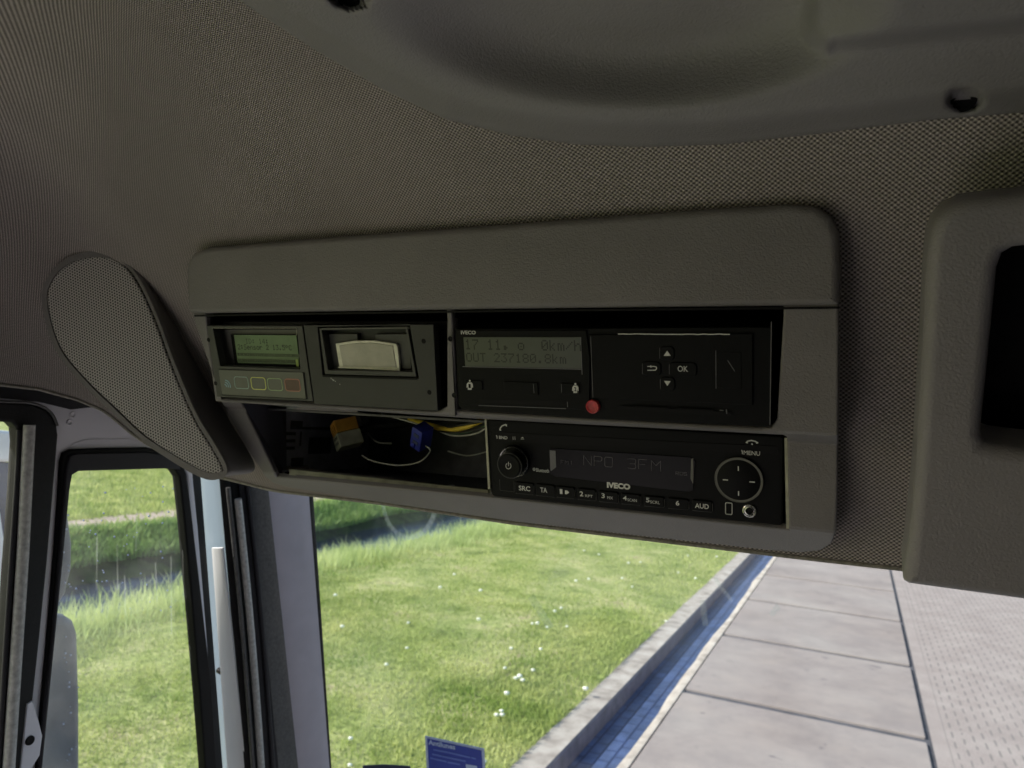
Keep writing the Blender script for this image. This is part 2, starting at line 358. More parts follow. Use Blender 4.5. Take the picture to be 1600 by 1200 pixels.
def lcd_text(name, P, s, bl, br, tl, m, parent, n, fill=.86):
    a = P.loc(bl, n); b = P.loc(br, n); c = P.loc(tl, n); W = b[0] - a[0]; H = c[1] - a[1]; cw = W / (len(s) * 6 - 1); ch = H / 7; V = []; Fs = []
    for i, gch in enumerate(s):
        for r, row in enumerate(G57[gch]):
            for k, bit in enumerate(row):
                if bit == '1':
                    u = a[0] + (i * 6 + k) * cw; v = c[1] - (r + 1) * ch; j = len(V)
                    for du, dv in ((0, 0), (fill, 0), (fill, fill), (0, fill)): V.append(P.W(u + du * cw, v + dv * ch, n))
                    Fs.append((j, j + 1, j + 2, j + 3))
    return mesh(name, V, Fs, m, parent)
def strokes(name, P, lines, wd, m, parent, n, th=.0001):         # polylines given in px, drawn as thin flat bars
    V = []; Fs = []
    for ln in lines:
        pts = [np.array(P.loc(q, n)) for q in ln]
        for a, b in zip(pts[:-1], pts[1:]):
            d = b - a; L = np.linalg.norm(d)
            if L < 1e-9: continue
            d /= L; e = np.array([-d[1], d[0]]) * wd / 2; a2 = a - d * wd * .3; b2 = b + d * wd * .3; j = len(V)
            for z in (0, th):
                for q in (a2 - e, b2 - e, b2 + e, a2 + e): V.append(P.W(q[0], q[1], n + z))
            Fs += [(j + 4, j + 5, j + 6, j + 7), (j, j + 1, j + 5, j + 4), (j + 1, j + 2, j + 6, j + 5), (j + 2, j + 3, j + 7, j + 6), (j + 3, j, j + 4, j + 7)]
            n += 0.000002
    return mesh(name, V, Fs, m, parent)

# ================================================================== OUTSIDE
def principled_ground(name, build):
    m = mat(name, (.3, .3, .3), .9, spec=.2); build(m.node_tree, m.node_tree.nodes['Principled BSDF']); return m
def noise(t, scale, detail=5, vec=None, rough=.55):
    n = t.nodes.new('ShaderNodeTexNoise'); n.inputs['Scale'].default_value = scale; n.inputs['Detail'].default_value = detail; n.inputs['Roughness'].default_value = rough
    tc = t.nodes.new('ShaderNodeTexCoord'); t.links.new(vec or tc.outputs['Object'], n.inputs['Vector']); return n.outputs[0]
def ramp(t, f, *st):
    r = t.nodes.new('ShaderNodeValToRGB'); e = r.color_ramp.elements
    while len(e) < len(st): e.new(.5)
    for k, (p, c) in enumerate(st): e[k].position = p; e[k].color = (*c, 1)
    t.links.new(f, r.inputs[0]); return r.outputs[0]
def mixc(t, f, a, b, mode='MIX'):
    x = t.nodes.new('ShaderNodeMixRGB'); x.blend_type = mode
    for i, y in enumerate((f, a, b)):
        if isinstance(y, (int, float)): x.inputs[i].default_value = y
        elif isinstance(y, tuple): x.inputs[i].default_value = (*y, 1)
        else: t.links.new(y, x.inputs[i])
    return x.outputs[0]
def g_soil(t, b):
    c = ramp(t, noise(t, 1.6, 9, rough=.7), (.30, (.10, .14, .035)), (.45, (.26, .31, .09)), (.60, (.42, .42, .19)), (.70, (.36, .28, .20)))
    c2 = ramp(t, noise(t, 26, 4), (.3, (.6, .6, .6)), (.7, (1.25, 1.25, 1.25)))
    t.links.new(mixc(t, 1.0, c, c2, 'MULTIPLY'), b.inputs['Base Color'])
M['lawn'] = principled_ground('lawn_ground', g_soil)
def g_bank(t, b):
    t.links.new(ramp(t, noise(t, 4, 8), (.3, (.02, .028, .018)), (.6, (.06, .10, .03)), (.8, (.10, .085, .06))), b.inputs['Base Color'])
M['bank'] = principled_ground('ditch_bank', g_bank)
def g_conc(t, b):
    c = ramp(t, noise(t, .9, 8), (.3, (.30, .25, .24)), (.5, (.345, .293, .282)), (.7, (.385, .335, .32)))
    sp = mixc(t, 1.0, ramp(t, noise(t, 7, 2), (.68, (1, 1, 1)), (.75, (.68, .68, .72))), ramp(t, noise(t, 2.3, 9, rough=.75), (.38, (.86, .86, .88)), (.55, (1, 1, 1)), (.68, (1.09, 1.08, 1.06))), 'MULTIPLY')
    fine = ramp(t, noise(t, 160, 3), (.3, (.93, .93, .93)), (.7, (1.05, 1.05, 1.05)))
    t.links.new(mixc(t, 1.0, mixc(t, 1.0, c, sp, 'MULTIPLY'), fine, 'MULTIPLY'), b.inputs['Base Color'])
M['slab'] = principled_ground('concrete_slab', g_conc)
def g_kerb(t, b):
    c = ramp(t, noise(t, 6, 8), (.3, (.26, .22, .20)), (.5, (.42, .37, .34)), (.7, (.52, .47, .44)))
    t.links.new(c, b.inputs['Base Color'])
M['baresoil'] = mat('bare_soil', (.40, .32, .27), .95, noise=(3, .25))
M['kerb'] = principled_ground('kerb_concrete', g_kerb)
def g_paver(t, b):
    tc = t.nodes.new('ShaderNodeTexCoord'); mp = t.nodes.new('ShaderNodeMapping'); mp.inputs['Rotation'].default_value = (0, 0, math.radians(90)); t.links.new(tc.outputs['Object'], mp.inputs[0])
    sp = t.nodes.new('ShaderNodeSeparateXYZ'); t.links.new(tc.outputs['Object'], sp.inputs[0])
    ix = math_node(t, 'DIVIDE', sp.outputs[0], .075); col = math_node(t, 'FLOOR', ix); fx = math_node(t, 'ABSOLUTE', math_node(t, 'SUBTRACT', math_node(t, 'FRACT', ix), .5))
    line = math_node(t, 'GREATER_THAN', fx, .40)
    near = math_node(t, 'ROUND', ix); sh = math_node(t, 'MULTIPLY', math_node(t, 'MODULO', math_node(t, 'ABSOLUTE', near), 2), .5)
    fy = math_node(t, 'FRACT', math_node(t, 'ADD', math_node(t, 'DIVIDE', sp.outputs[1], .23), sh)); dash = math_node(t, 'GREATER_THAN', fy, .42)
    f = math_node(t, 'MULTIPLY', math_node(t, 'MULTIPLY', line, dash), math_node(t, 'GREATER_THAN', noise(t, 5, 3), .36))
    f = math_node(t, 'MULTIPLY', f, math_node(t, 'GREATER_THAN', sp.outputs[0], .74)); f = math_node(t, 'MULTIPLY', f, math_node(t, 'MULTIPLY_ADD', noise(t, 1.7, 3), 1.0, .6))
    edge_ = math_node(t, 'LESS_THAN', math_node(t, 'ABSOLUTE', math_node(t, 'SUBTRACT', sp.outputs[0], .70)), .005); f = math_node(t, 'MAXIMUM', f, math_node(t, 'MULTIPLY', edge_, .7))
    c = ramp(t, noise(t, 3, 8), (.3, (.32, .265, .255)), (.5, (.36, .302, .292)), (.7, (.41, .35, .335)))
    c = mixc(t, 1.0, c, ramp(t, noise(t, 60, 3), (.3, (.88, .88, .88)), (.7, (1.08, 1.08, 1.08))), 'MULTIPLY')
    t.links.new(mixc(t, math_node(t, 'MULTIPLY', f, .75), c, (.20, .18, .175)), b.inputs['Base Color'])
M['paver'] = principled_ground('concrete_block_paving', g_paver)
def g_gut(t, b):
    tc = t.nodes.new('ShaderNodeTexCoord'); mp = t.nodes.new('ShaderNodeMapping'); mp.inputs['Rotation'].default_value = (0, 0, math.radians(90)); t.links.new(tc.outputs['Object'], mp.inputs[0])
    br = t.nodes.new('ShaderNodeTexBrick'); t.links.new(mp.outputs[0], br.inputs[0]); br.inputs['Scale'].default_value = 1
    br.inputs['Brick Width'].default_value = .2; br.inputs['Row Height'].default_value = .1; br.inputs['Mortar Size'].default_value = .009
    br.inputs['Color1'].default_value = (.045, .07, .165, 1); br.inputs['Color2'].default_value = (.065, .098, .22, 1); br.inputs['Mortar'].default_value = (.012, .022, .08, 1)  # wet bricks with the sky's blue reflection put into their colours
    t.links.new(mixc(t, 1.0, br.outputs[0], ramp(t, noise(t, 7, 6), (.3, (.7, .7, .7)), (.7, (1.3, 1.3, 1.3))), 'MULTIPLY'), b.inputs['Base Color'])
    b.inputs['Roughness'].default_value = .5; b.inputs['Specular IOR Level'].default_value = .25
M['gutter'] = principled_ground('wet_sky_tint_bricks', g_gut)
M['joint'] = mat('joint_filler', (.085, .082, .10), .9, noise=(8, .3))
wm = mat('ditch_water', (.03, .05, .10), .12, spec=.5, noise=(2, .3)); M['water'] = wm
bpn = wm.node_tree.nodes.new('ShaderNodeBump'); bpn.inputs['Strength'].default_value = .25; bpn.inputs['Distance'].default_value = .02
wm.node_tree.links.new(noise(wm.node_tree, 6, 3), bpn.inputs['Height']); wm.node_tree.links.new(bpn.outputs[0], wm.node_tree.nodes['Principled BSDF'].inputs['Normal'])
def blade_mat(name, c0, c1):
    m = mat(name, c0, .6, spec=.25); t = m.node_tree; b = t.nodes['Principled BSDF']
    t.links.new(ramp(t, noise(t, 1.3, 7), (.32, c0), (.68, c1)), b.inputs['Base Color'])
    o = t.nodes['Material Output']; tl = t.nodes.new('ShaderNodeBsdfTranslucent'); t.links.new(b.inputs['Base Color'].links[0].from_socket, tl.inputs[0])
    mx = t.nodes.new('ShaderNodeMixShader'); mx.inputs[0].default_value = .35; t.links.new(b.outputs[0], mx.inputs[1]); t.links.new(tl.outputs[0], mx.inputs[2]); t.links.new(mx.outputs[0], o.inputs[0]); return m
M['blade'] = blade_mat('grass_blades', (.25, .35, .075), (.60, .62, .26)); M['bankblade'] = blade_mat('bank_grass_blades', (.14, .26, .06), (.34, .46, .15)); M['reed'] = blade_mat('tall_grass', (.40, .52, .16), (.72, .76, .40))

NX, FX = -7.05, -11.5          # near and far top edges of the ditch
def edge(y, a, s): return a + .18 * np.sin(y * .55 + s) + .08 * np.sin(y * 1.7 + 2 * s)
ys = np.concatenate([np.linspace(-30, 30, 200), np.array([40, 60, 100, 200, 400])])
def strip(name, cols, m, kind='structure', sm=60):                     # cols = functions y -> (x, z)
    V = [(float(f(y)[0]), float(y), float(f(y)[1])) for y in ys for f in cols]; k = len(cols)
    Fs = [(j * k + i, j * k + i + 1, (j + 1) * k + i + 1, (j + 1) * k + i) for j in range(len(ys) - 1) for i in range(k - 1)]
    return tag(mesh(name, V, Fs, m, None, sm), kind=kind)
strip('lawn', [lambda y: (edge(y, NX, 0), GZ - .02), lambda y: (-6.2, GZ + .02), lambda y: (-4, GZ + .03), lambda y: (-2.01, GZ + .0)], 'lawn')
strip('field', [lambda y: (-500, GZ), lambda y: (-60, GZ), lambda y: (-20, GZ), lambda y: (edge(y, FX, 1), GZ)], 'lawn')
strip('ditch_bank', [lambda y: (edge(y, FX, 1), GZ), lambda y: (edge(y, FX + .25, 1), GZ - .16), lambda y: (edge(y, -10.6, 2), GZ - .62), lambda y: (-9.0, GZ - 1.1)], 'bank')
strip('ditch_bank', [lambda y: (-8.3, GZ - 1.1), lambda y: (edge(y, -8.0, 3), GZ - .55), lambda y: (edge(y, NX - .3, 0), GZ - .2), lambda y: (edge(y, NX, 0), GZ - .02)], 'bank')
strip('bare_soil', [lambda y: (-13.15 + .1 * math.sin(y), GZ + .02), lambda y: (-12.2 + .12 * math.sin(y * 1.4), GZ + .02)], 'baresoil')
strip('water', [lambda y: (-11.2, GZ - .55), lambda y: (-7.3, GZ - .55)], 'water')
wav = lambda y: .012 * math.sin(y * 1.3) + .007 * math.sin(y * 3.1 + 1) + .004 * math.sin(y * 7)
strip('kerb', [lambda y: (-2.10 + .5 * wav(y * 1.7), GZ - .01), lambda y: (-2.07 + .5 * wav(y * 1.7), GZ + .005), lambda y: (-1.87, GZ + .005)], 'kerb', sm=None)
M['kerbface'] = mat('shaded_kerb_face', (.13, .11, .15), .7, noise=(9, .3))  # darker than the kerb top: shade painted on the side face
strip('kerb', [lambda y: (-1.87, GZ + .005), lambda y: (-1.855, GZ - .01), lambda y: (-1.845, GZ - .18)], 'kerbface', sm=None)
strip('gutter', [lambda y: (-1.87, GZ - .14), lambda y: (-1.40, GZ - .12)], 'gutter')
strip('kerb_strip', [lambda y: (-1.525 + 1.2 * wav(y), GZ - .15), lambda y: (-1.51 + 1.2 * wav(y), GZ - .09), lambda y: (-1.455 + .4 * wav(y), GZ - .012), lambda y: (-1.385, GZ - .002), lambda y: (-1.378, GZ - .03)], 'kerb')
strip('pavement_base', [lambda y: (-1.40, GZ - .022), lambda y: (.62, GZ - .022)], 'joint')
strip('block_paving', [lambda y: (.585, GZ - .004), lambda y: (60, GZ - .004)], 'paver')
tag(abox('far_ground', -600, 600, -400, 700, GZ - 3, GZ - 1.2, 'bank'), kind='structure')
slab0 = None
for k in range(-4, 14):
    y0 = 7.05 + 2.15 * (k - 1); x1 = .548
    V, Fs = box8([(-1.370, y0 + .105, GZ - .14), (x1, y0 - .05 + .105, GZ - .14), (x1, y0 - .05 + 2.134, GZ - .14), (-1.370, y0 + 2.134, GZ - .14),
                  (-1.370, y0 + .105, GZ), (x1, y0 - .05 + .105, GZ), (x1, y0 - .05 + 2.134, GZ), (-1.370, y0 + 2.134, GZ)])
    o = mesh('concrete_slab', V, [tuple(reversed(f)) for f in Fs], 'slab'); md = o.modifiers.new('b', 'BEVEL'); md.width = .008; md.segments = 2
    tag(o, kind='structure')
# grass blades (too many to count)
def blades(name, pts, hmin, hmax, wd, lean, m, label):
    n = len(pts); h = rng.uniform(hmin, hmax, n); a = rng.uniform(0, 2 * np.pi, n); la = rng.uniform(0, 2 * np.pi, n); ll = rng.uniform(.1, lean, n) * h
    base = np.array(pts); d = np.stack([np.cos(a), np.sin(a), 0 * a], 1) * (wd * rng.uniform(.6, 1.4, n))[:, None]
    off = np.stack([np.cos(la) * ll, np.sin(la) * ll, h], 1); mid = base + off * np.array([.35, .35, .6])
    V = np.concatenate([base - d, base + d, mid + d * .7, mid - d * .7, base + off], 0); i = np.arange(n)
    F4 = np.stack([i, i + n, i + 2 * n, i + 3 * n], 1); F3 = np.stack([i + 3 * n, i + 2 * n, i + 4 * n], 1)
    me = bpy.data.meshes.new(name); me.vertices.add(5 * n); me.vertices.foreach_set('co', V.ravel()); nl = 7 * n
    me.loops.add(nl); me.polygons.add(2 * n); me.loops.foreach_set('vertex_index', np.concatenate([F4.ravel(), F3.ravel()]).astype(np.int32))
    me.polygons.foreach_set('loop_start', np.concatenate([np.arange(n) * 4, 4 * n + np.arange(n) * 3]).astype(np.int32)); me.update(); me.validate()
    o = link(name, me, m); return tag(o, label, 'grass', kind='stuff')
def patchy(n, x0, x1, y0, y1, pw=1.0):
    x = rng.uniform(x0, x1, n); y = y0 + (y1 - y0) * rng.uniform(0, 1, n) ** pw; f = np.sin(x * 2.3 + np.sin(y * 1.1)) + np.sin(y * 1.9 + x) + np.sin(x * 5.1 - y * 3.3) * .7
    k = rng.uniform(-2.9, 1.2, n) < f; return np.stack([x[k], y[k], np.full(k.sum(), GZ + .01)], 1)
blades('grass', np.concatenate([patchy(150000, -7.1, -2.07, 2.2, 9, 1.2), patchy(60000, -7.1, -2.07, 9, 19)]), .018, .055, .006, .9, 'blade', 'short bright green lawn grass between the ditch and the gutter')
yy = rng.uniform(2.5, 20, 26000); cl = np.sin(yy * 2.7) * .5 + np.sin(yy * 6.1) * .5; keep = rng.uniform(-1.4, 1, 26000) < cl; yy = yy[keep]
blades('reeds', np.stack([edge(yy, NX, 0) + rng.normal(-.05, .28, len(yy)), yy, np.full(len(yy), GZ - .1)], 1), .10, .36, .006, .6, 'reed', 'long pale green grass leaning over the near edge of the ditch')
yy = rng.uniform(5, 24, 30000); s_ = rng.uniform(0, 1, 30000)
blades('bank_grass', np.stack([edge(yy, FX, 1) - .3 + 1.1 * s_, yy, GZ + .0 - .42 * np.clip(s_ - .27, 0, 1)], 1), .05, .22, .014, .8, 'bankblade', 'rough grass hanging over the far bank of the ditch')
xx = -11.6 - 16 * rng.uniform(0, 1, 90000) ** 1.5; yy = rng.uniform(5, 30, 90000)
kp = ~((xx > -13.1) & (xx < -12.2) & (rng.uniform(0, 1, 90000) < .9))
blades('field_grass', np.stack([xx[kp], yy[kp], np.full(kp.sum(), GZ)], 1), .05, .15, .018, .8, 'blade', 'green field grass beyond the ditch with a bare strip')
# white flower heads in the lawn
fl = [(972, 903), (1001, 878), (877, 950), (886, 978), (1060, 894), (1075, 868), (1041, 970), (867, 955), (855, 979), (748, 969), (710, 898), (636, 1012), (604, 1038), (833, 1047), (785, 1117), (784, 1110), (792, 1085), (812, 1059), (806, 1060), (817, 1063), (812, 1054), (789, 1043), (799, 1013), (845, 1014), (524, 931), (548, 1153), (547, 1194), (915, 1078), (1120, 870), (913, 860), (982, 880), (988, 916), (1087, 904), (751, 924), (688, 919), (900, 908), (638, 973), (756, 1190), (832, 974), (535, 980), (920, 905), (840, 975), (776, 1117), (936, 866)]
fb = bmesh.new(); bmesh.ops.create_icosphere(fb, subdivisions=2, radius=.022)
for v in fb.verts: v.co.z = v.co.z * .7 + .05; v.co += Vector((random.uniform(-1, 1), random.uniform(-1, 1), random.uniform(-1, 1))) * .003
fme = bpy.data.meshes.new('flower'); fb.to_mesh(fme); fb.free(); M['petal'] = mat('white_petals', (.85, .86, .80), .7, noise=(60, .1)); fme.materials.append(M['petal'])
for i, q in enumerate(fl):
    o = bpy.data.objects.new('flower', fme); C.objects.link(o); p = hz(q, GZ + .06); o.location = (p[0], p[1], GZ + .02); o.scale = [random.uniform(.7, 1.1)] * 3
    tag(o, 'small white flower head standing in the lawn beside the ditch', 'flower', 'white flowers scattered in the lawn')

# ================================================================== CAB SHELL (roof and walls of the truck around the camera)
cab = [('roof', -.74, 1.55, -1.25, .70, .335, .35), ('front_wall', -.74, 1.55, .66, .675, -.03, .334), ('side_wall', -.755, -.742, .12, .70, .02, .334), ('side_wall', -.755, -.742, -1.25, .119, .14, .334),
       ('rear_wall', -.74, 1.55, -1.27, -1.255, -1.3, -.60), ('rear_wall', -.74, 1.55, -1.27, -1.255, .08, .334), ('rear_wall', -.60, 1.55, -1.27, -1.255, -.599, .079), ('side_wall', 1.552, 1.57, -1.25, .95, -1.5, .334),
       ('side_wall', -.755, -.742, -1.25, .9, -1.5, -.62), ('floor', -.74, 1.55, -1.25, 1.0, -1.52, -1.5)]
M['darkwall'] = mat('unseen_dark_lining', (.05, .05, .055), .8, noise=(20, .2))  # unseen linings coloured dark to cut bounce light on the right
for nm, x0, x1, y0, y1, z0, z1 in cab: tag(abox(nm, x0, x1, y0, y1, z0, z1, 'darkwall' if nm in ('rear_wall', 'floor') or x0 > 1 else 'shell'), kind='structure')
tag(abox('dashboard', -.72, 1.5, .55, 1.15, -1.2, -.72, 'dash', None, .03), 'pale grey moulded dashboard below the windscreen', 'dashboard')

M['bouncecloth'] = mat('pale_bounce_cloth', (.74, .70, .70), .9, spec=.1, noise=(30, .1), bump=(400, .4))
seat = thing('bounce_seat', (-.2, -.3, -1.2), 'unseen pale seat added below the overhead console to bounce light', 'seat')  # out of view, added to bounce sunlight up to console and headlining
abox('bounce_cushion', -.64, -.14, -.62, .20, -.92, -.66, 'bouncecloth', seat, .05); abox('bounce_backrest', -.62, -.14, -.86, -.66, -.74, -.30, 'bouncecloth', seat, .06)
# ================================================================== HEADLINING (one continuous woven ceiling, header and side)
nH = np.array([0, .8885, .4588]); pH = np.array([0, .427, .09])
nC = np.array([0, .33, .944]); nC /= np.linalg.norm(nC); pC = np.array([0, .41, .148])
nS = np.array([-.965, .10, .22]); nS /= np.linalg.norm(nS); pS = np.array([-.635, .5, 0.0])
def smin(a, b, k):
    h = max(k - abs(a - b), 0) / k; return min(a, b) - h * h * k * .25
def sd(p): return smin(smin((pH - p) @ nH, (pC - p) @ nC, .07), (pS - p) @ nS, .08)
def march(q):
    r = ray(*q); r = r / np.linalg.norm(r); t = .05
    for _ in range(60):
        d = sd(r * t); t += d
        if abs(d) < 1e-5 or t > 3: break
    return r * min(t, 3)
def interp(x, pts): return float(np.interp(x, [p[0] for p in pts], [p[1] for p in pts]))
HB = [(-500, 560), (-100, 592), (0, 602), (60, 609), (120, 625), (165, 644), (210, 682), (270, 719), (300, 738), (350, 748), (430, 768), (600, 788), (800, 818), (1000, 842), (1250, 872), (1410, 890), (1700, 925), (2200, 985), (3000, 1085)]
HATCH = [(360, -14), (370, 0), (430, 40), (500, 85), (600, 143), (700, 190), (800, 214), (900, 228), (1000, 232), (1130, 228), (1270, 212), (1450, 190), (1600, 178), (1900, 160), (2300, 140), (3000, 100)]
def hatch_y(px): return interp(px, HATCH) if px > 360 else -1e9
def in_console(q):
    x, y = q
    return x < 1285 and 400 < y < min(742 + (x - 440) * .128, 838) and x > interp(y, [(400, 330), (500, 325), (600, 352), (700, 410), (745, 455)])
pxs = np.arange(-420, 3000, 10.0); nv = 110; grid = {}; V = []; UV = []
for j in range(nv):
    v = (j / (nv - 1)) ** 1.0
    for i, px in enumerate(pxs):
        b = interp(px, HB); q = (px, b + (-520 - b) * v); V.append(march(q)); grid[(i, j)] = q
V = np.array(V).reshape(nv, len(pxs), 3)
du = np.linalg.norm(np.diff(V, axis=1), axis=2); dv = np.linalg.norm(np.diff(V, axis=0), axis=2)
iref = int((1200 + 420) / 10)
U = np.concatenate([np.zeros((nv, 1)), np.cumsum(du, 1)], 1); U = U - U[:, iref:iref + 1] + V[:, iref:iref + 1, 0]
Vv = np.concatenate([np.zeros((1, len(pxs))), np.cumsum(dv, 0)], 0) + V[0:1, :, 2]
U = np.where(U < -.15, U - (U + .15) ** 2 * .9, U)
lin = []; nx_ = len(pxs)
for j in range(nv - 1):
    for i in range(nx_ - 1):
        c = grid[(i, j)]; cq = (c[0] + 5, grid[(i, j)][1])
        if cq[0] > 360 and cq[1] < hatch_y(cq[0]) - 18: continue
        if in_console(cq): continue
        lin.append((j * nx_ + i, j * nx_ + i + 1, (j + 1) * nx_ + i + 1, (j + 1) * nx_ + i))
hl = mesh('ceiling', V.reshape(-1, 3), lin, 'weave', None, 180, list(zip(U.ravel(), Vv.ravel())))
sm = hl.modifiers.new('s', 'SOLIDIFY'); sm.thickness = .006; sm.offset = -1
tag(hl, kind='structure')
# rolled edge along the lower rim of the headlining
E_ = [march((px, interp(px, HB) - 1)) for px in np.arange(-200, 1500, 20)]
M['piping'] = mat('piping_cloth', (.22, .21, .18), .8, noise=(300, .3), bump=(700, .6))
tag(tube('ceiling_trim', E_, .0014, 'piping', None, 8, 2), kind='structure')

# ------------------------------------------------------------------ moulded roof panel above the header
def ss(a, b, x):
    t = min(max((x - a) / (b - a), 0), 1); return t * t * (3 - 2 * t)
def roof_off(px, py):
    d = hatch_y(max(px, 361)) - py; o = .004 + .016 * ss(0, 45, d)
    g = ((px - 985) / 400) ** 2 + ((py + 10) / 175) ** 2; o -= .030 * (1 - ss(.08, 1.15, g))
    X = 1262 + .10 * (30 - py); e = min(px - X, (78 - .11 * (px - 1262)) - py)
    cx, cy = px - 1300, py - 40
    if px < 1300 and py > 40: e = 38 - math.hypot(cx, cy)
    o += .020 * ss(-12, 18, e)
    o -= .012 * (1 - ss(.45, 1.1, ((px - 1508) / 31) ** 2 + ((py - 155) / 19) ** 2)); o -= .012 * (1 - ss(.5, 1.1, ((px - 545) / 32) ** 2 + ((py + 6) / 20) ** 2))
    return o
RV = []; RF = []; cols = np.concatenate([np.arange(330, 2000, 7.0), np.arange(2000, 2900, 20.0)]); nr = 110; ok = {}
for i, px in enumerate(cols):
    for j in range(nr):
        y0 = interp(px, HATCH) if px > 360 else -14 - (360 - px) * 1.1
        py = y0 - (j / (nr - 1)) ** 1.05 * 640; p = march((px, py)); L = np.linalg.norm(p); RV.append(p * (1 - roof_off(px, py) / L if j else 1 + .004 / L))
for i in range(len(cols) - 1):
    for j in range(nr - 1): RF.append((i * nr + j, i * nr + j + 1, (i + 1) * nr + j + 1, (i + 1) * nr + j))
rp = thing('roof_panel', march((900, 150)), 'smooth grey moulded roof panel with a deep scoop above the woven header', 'roof panel')
mo = mesh('moulding', RV, RF, 'panel', rp, 180); sm = mo.modifiers.new('s', 'SOLIDIFY'); sm.thickness = .003; sm.offset = 1
def roof_pt(q): p = march(q); return p * (1 - roof_off(*q) / np.linalg.norm(p))
for q in ((1503, 157), (545, -3)):
    p = roof_pt(q); e1 = roof_pt((q[0] + 70, q[1] + 30)) - roof_pt((q[0] - 70, q[1] + 30)); n = np.cross(e1, (0, .5, -.3)); n = np.array([0, -.55, -.83])
    PP = Plane(p, (1, 0, 0), (0, .83, -.55)); PP = PP if PP.un @ (-p) > 0 else Plane(p, (-1, 0, 0), (0, .83, -.55))
    lathe('screw', PP, (0, 0), [(.0056, .0006), (.0050, .0014), (.0036, .0016), (.0030, .0004), (.0005, .0004)], 'frit', rp, 24)

# ================================================================== OVERHEAD CONSOLE
con = thing('overhead_console', PA.W(0, 0, 0), 'long grey overhead console holding the stacked black vehicle units', 'console')
lid_px = [(292, 484), (289, 440), (290, 410), (300, 395), (320, 387), (500, 372), (800, 350), (1100, 327), (1230, 319), (1275, 323), (1300, 340), (1310, 368), (1312, 420), (1311, 476), (1300, 478.5), (800, 484), (305, 491), (296, 490)]
PL = PA.shift(.002)
plate('lid', PL, [PL.loc(q) for q in lid_px], -.016, 0, 'console', con, bevel=.0042)
PROF = [(.4093, .0780), (.4345, .0005), (.4600, -.0040), (.4743, -.0540), (.5050, -.0735)]
def prof_hit(q):
    r = ray(*q); a = r[2] / r[1]
    for i, ((y0, z0), (y1, z1)) in enumerate(zip(PROF[:-1], PROF[1:])):
        if a >= z1 / y1 or i == len(PROF) - 2:
            # intersect t*(ry,rz) with the segment line
            dy, dz = y1 - y0, z1 - z0; det = r[1] * (-dz) + r[2] * dy; t = (y0 * (-dz) + z0 * dy) / det; k = ((t * r[1] - y0) * dy + (t * r[2] - z0) * dz) / (dy * dy + dz * dz)
            return t * r[0], i, k
def W3(q): x, i, k = prof_hit(q); (y0, z0), (y1, z1) = PROF[i], PROF[i + 1]; return np.array([x, y0 + (y1 - y0) * k, z0 + (z1 - z0) * k])
seglen = [math.hypot(b[0] - a[0], b[1] - a[1]) for a, b in zip(PROF[:-1], PROF[1:])]; cum = [0] + list(np.cumsum(seglen))
def prof_uv(q): x, i, k = prof_hit(q); return (float(x), float(-(cum[i] + k * seglen[i])))
def prof_map(s):                 # arc length -> (y, z, ny, nz)
    s = -s
    i = 0
    while i < len(seglen) - 1 and s > cum[i + 1]: i += 1
    k = (s - cum[i]) / seglen[i]; (y0, z0), (y1, z1) = PROF[i], PROF[i + 1]; dy, dz = (y1 - y0) / seglen[i], (z1 - z0) / seglen[i]
    return y0 + (y1 - y0) * k, z0 + (z1 - z0) * k
def prof_n(s):                   # smoothed normal towards the viewer
    a = prof_map(min(s + .004, .01)); b = prof_map(s - .004); d = np.array([b[0] - a[0], b[1] - a[1]]); d /= np.linalg.norm(d); return np.array([d[1], -d[0]])
fr_out = [(300, 472), (301, 494), (345, 627), (384, 700), (414, 745), (428, 756), (450, 762), (600, 786), (800, 815), (1000, 838), (1200, 860), (1250, 864), (1282, 861), (1300, 850), (1307, 828), (1309, 760), (1310, 640), (1311, 484), (1310, 462), (1000, 466), (600, 470)]
h1 = [(321, 481), (322, 500), (339, 624), (480, 633), (678, 645), (688, 642), (698, 635), (698, 499), (697, 478)]
h2 = [(706, 478), (707, 499), (714, 640), (720, 643), (917, 655), (1190, 670), (1206, 668), (1214, 655), (1224, 494), (1224, 472)]
h3 = [(377, 630), (757, 655.5), (1222, 680), (1229, 684), (1232, 828), (1000, 803), (768, 778), (433, 746)]
me = plate_mesh([[prof_uv(q) for q in dense(L)] for L in (fr_out, h1, h2, h3)], -.004, 0, .0014)
b = bmesh.new(); b.from_mesh(me); bmesh.ops.remove_doubles(b, verts=b.verts, dist=1e-6)
for s in [-c + d for c in cum[1:4] for d in (-.0012, .0012)]:
    bmesh.ops.bisect_plane(b, geom=b.verts[:] + b.edges[:] + b.faces[:], plane_co=(0, s, 0), plane_no=(0, 1, 0), dist=1e-7)
for v in b.verts:
    y, z = prof_map(v.co.y); n = prof_n(v.co.y); v.co = (v.co.x, y + n[0] * v.co.z * 1.0, z + n[1] * v.co.z)
b.to_mesh(me); b.free(); fo = link('frame', me, 'console', con, None)
SK = [(300, 472), (301, 494), (345, 627), (384, 700), (414, 745), (428, 756), (450, 762), (600, 786), (800, 815), (1000, 838), (1200, 860), (1250, 864), (1282, 861), (1300, 850), (1307, 828), (1309, 760), (1310, 640), (1311, 484)]
skv = [];
SK = [q for q in dense(SK, 6) if not (1310 >= q[0] >= 300 and abs(q[1] - (472 + (q[0] - 300) * (12 / 1011))) < 3 and q[0] > 303)]
for q in SK:
    p = W3(q); p = p + np.array([.0015 if q[0] < 500 else (-.0015 if q[0] > 1290 else 0), .0035, .002 if q[1] > 740 else 0]); skv += [p, np.array([p[0], max(.53, p[1] + .02), p[2]])]
mesh('side_skirt', skv, [(2 * i, 2 * i + 1, 2 * i + 3, 2 * i + 2) for i in range(len(SK) - 1)], 'console', con, 40)
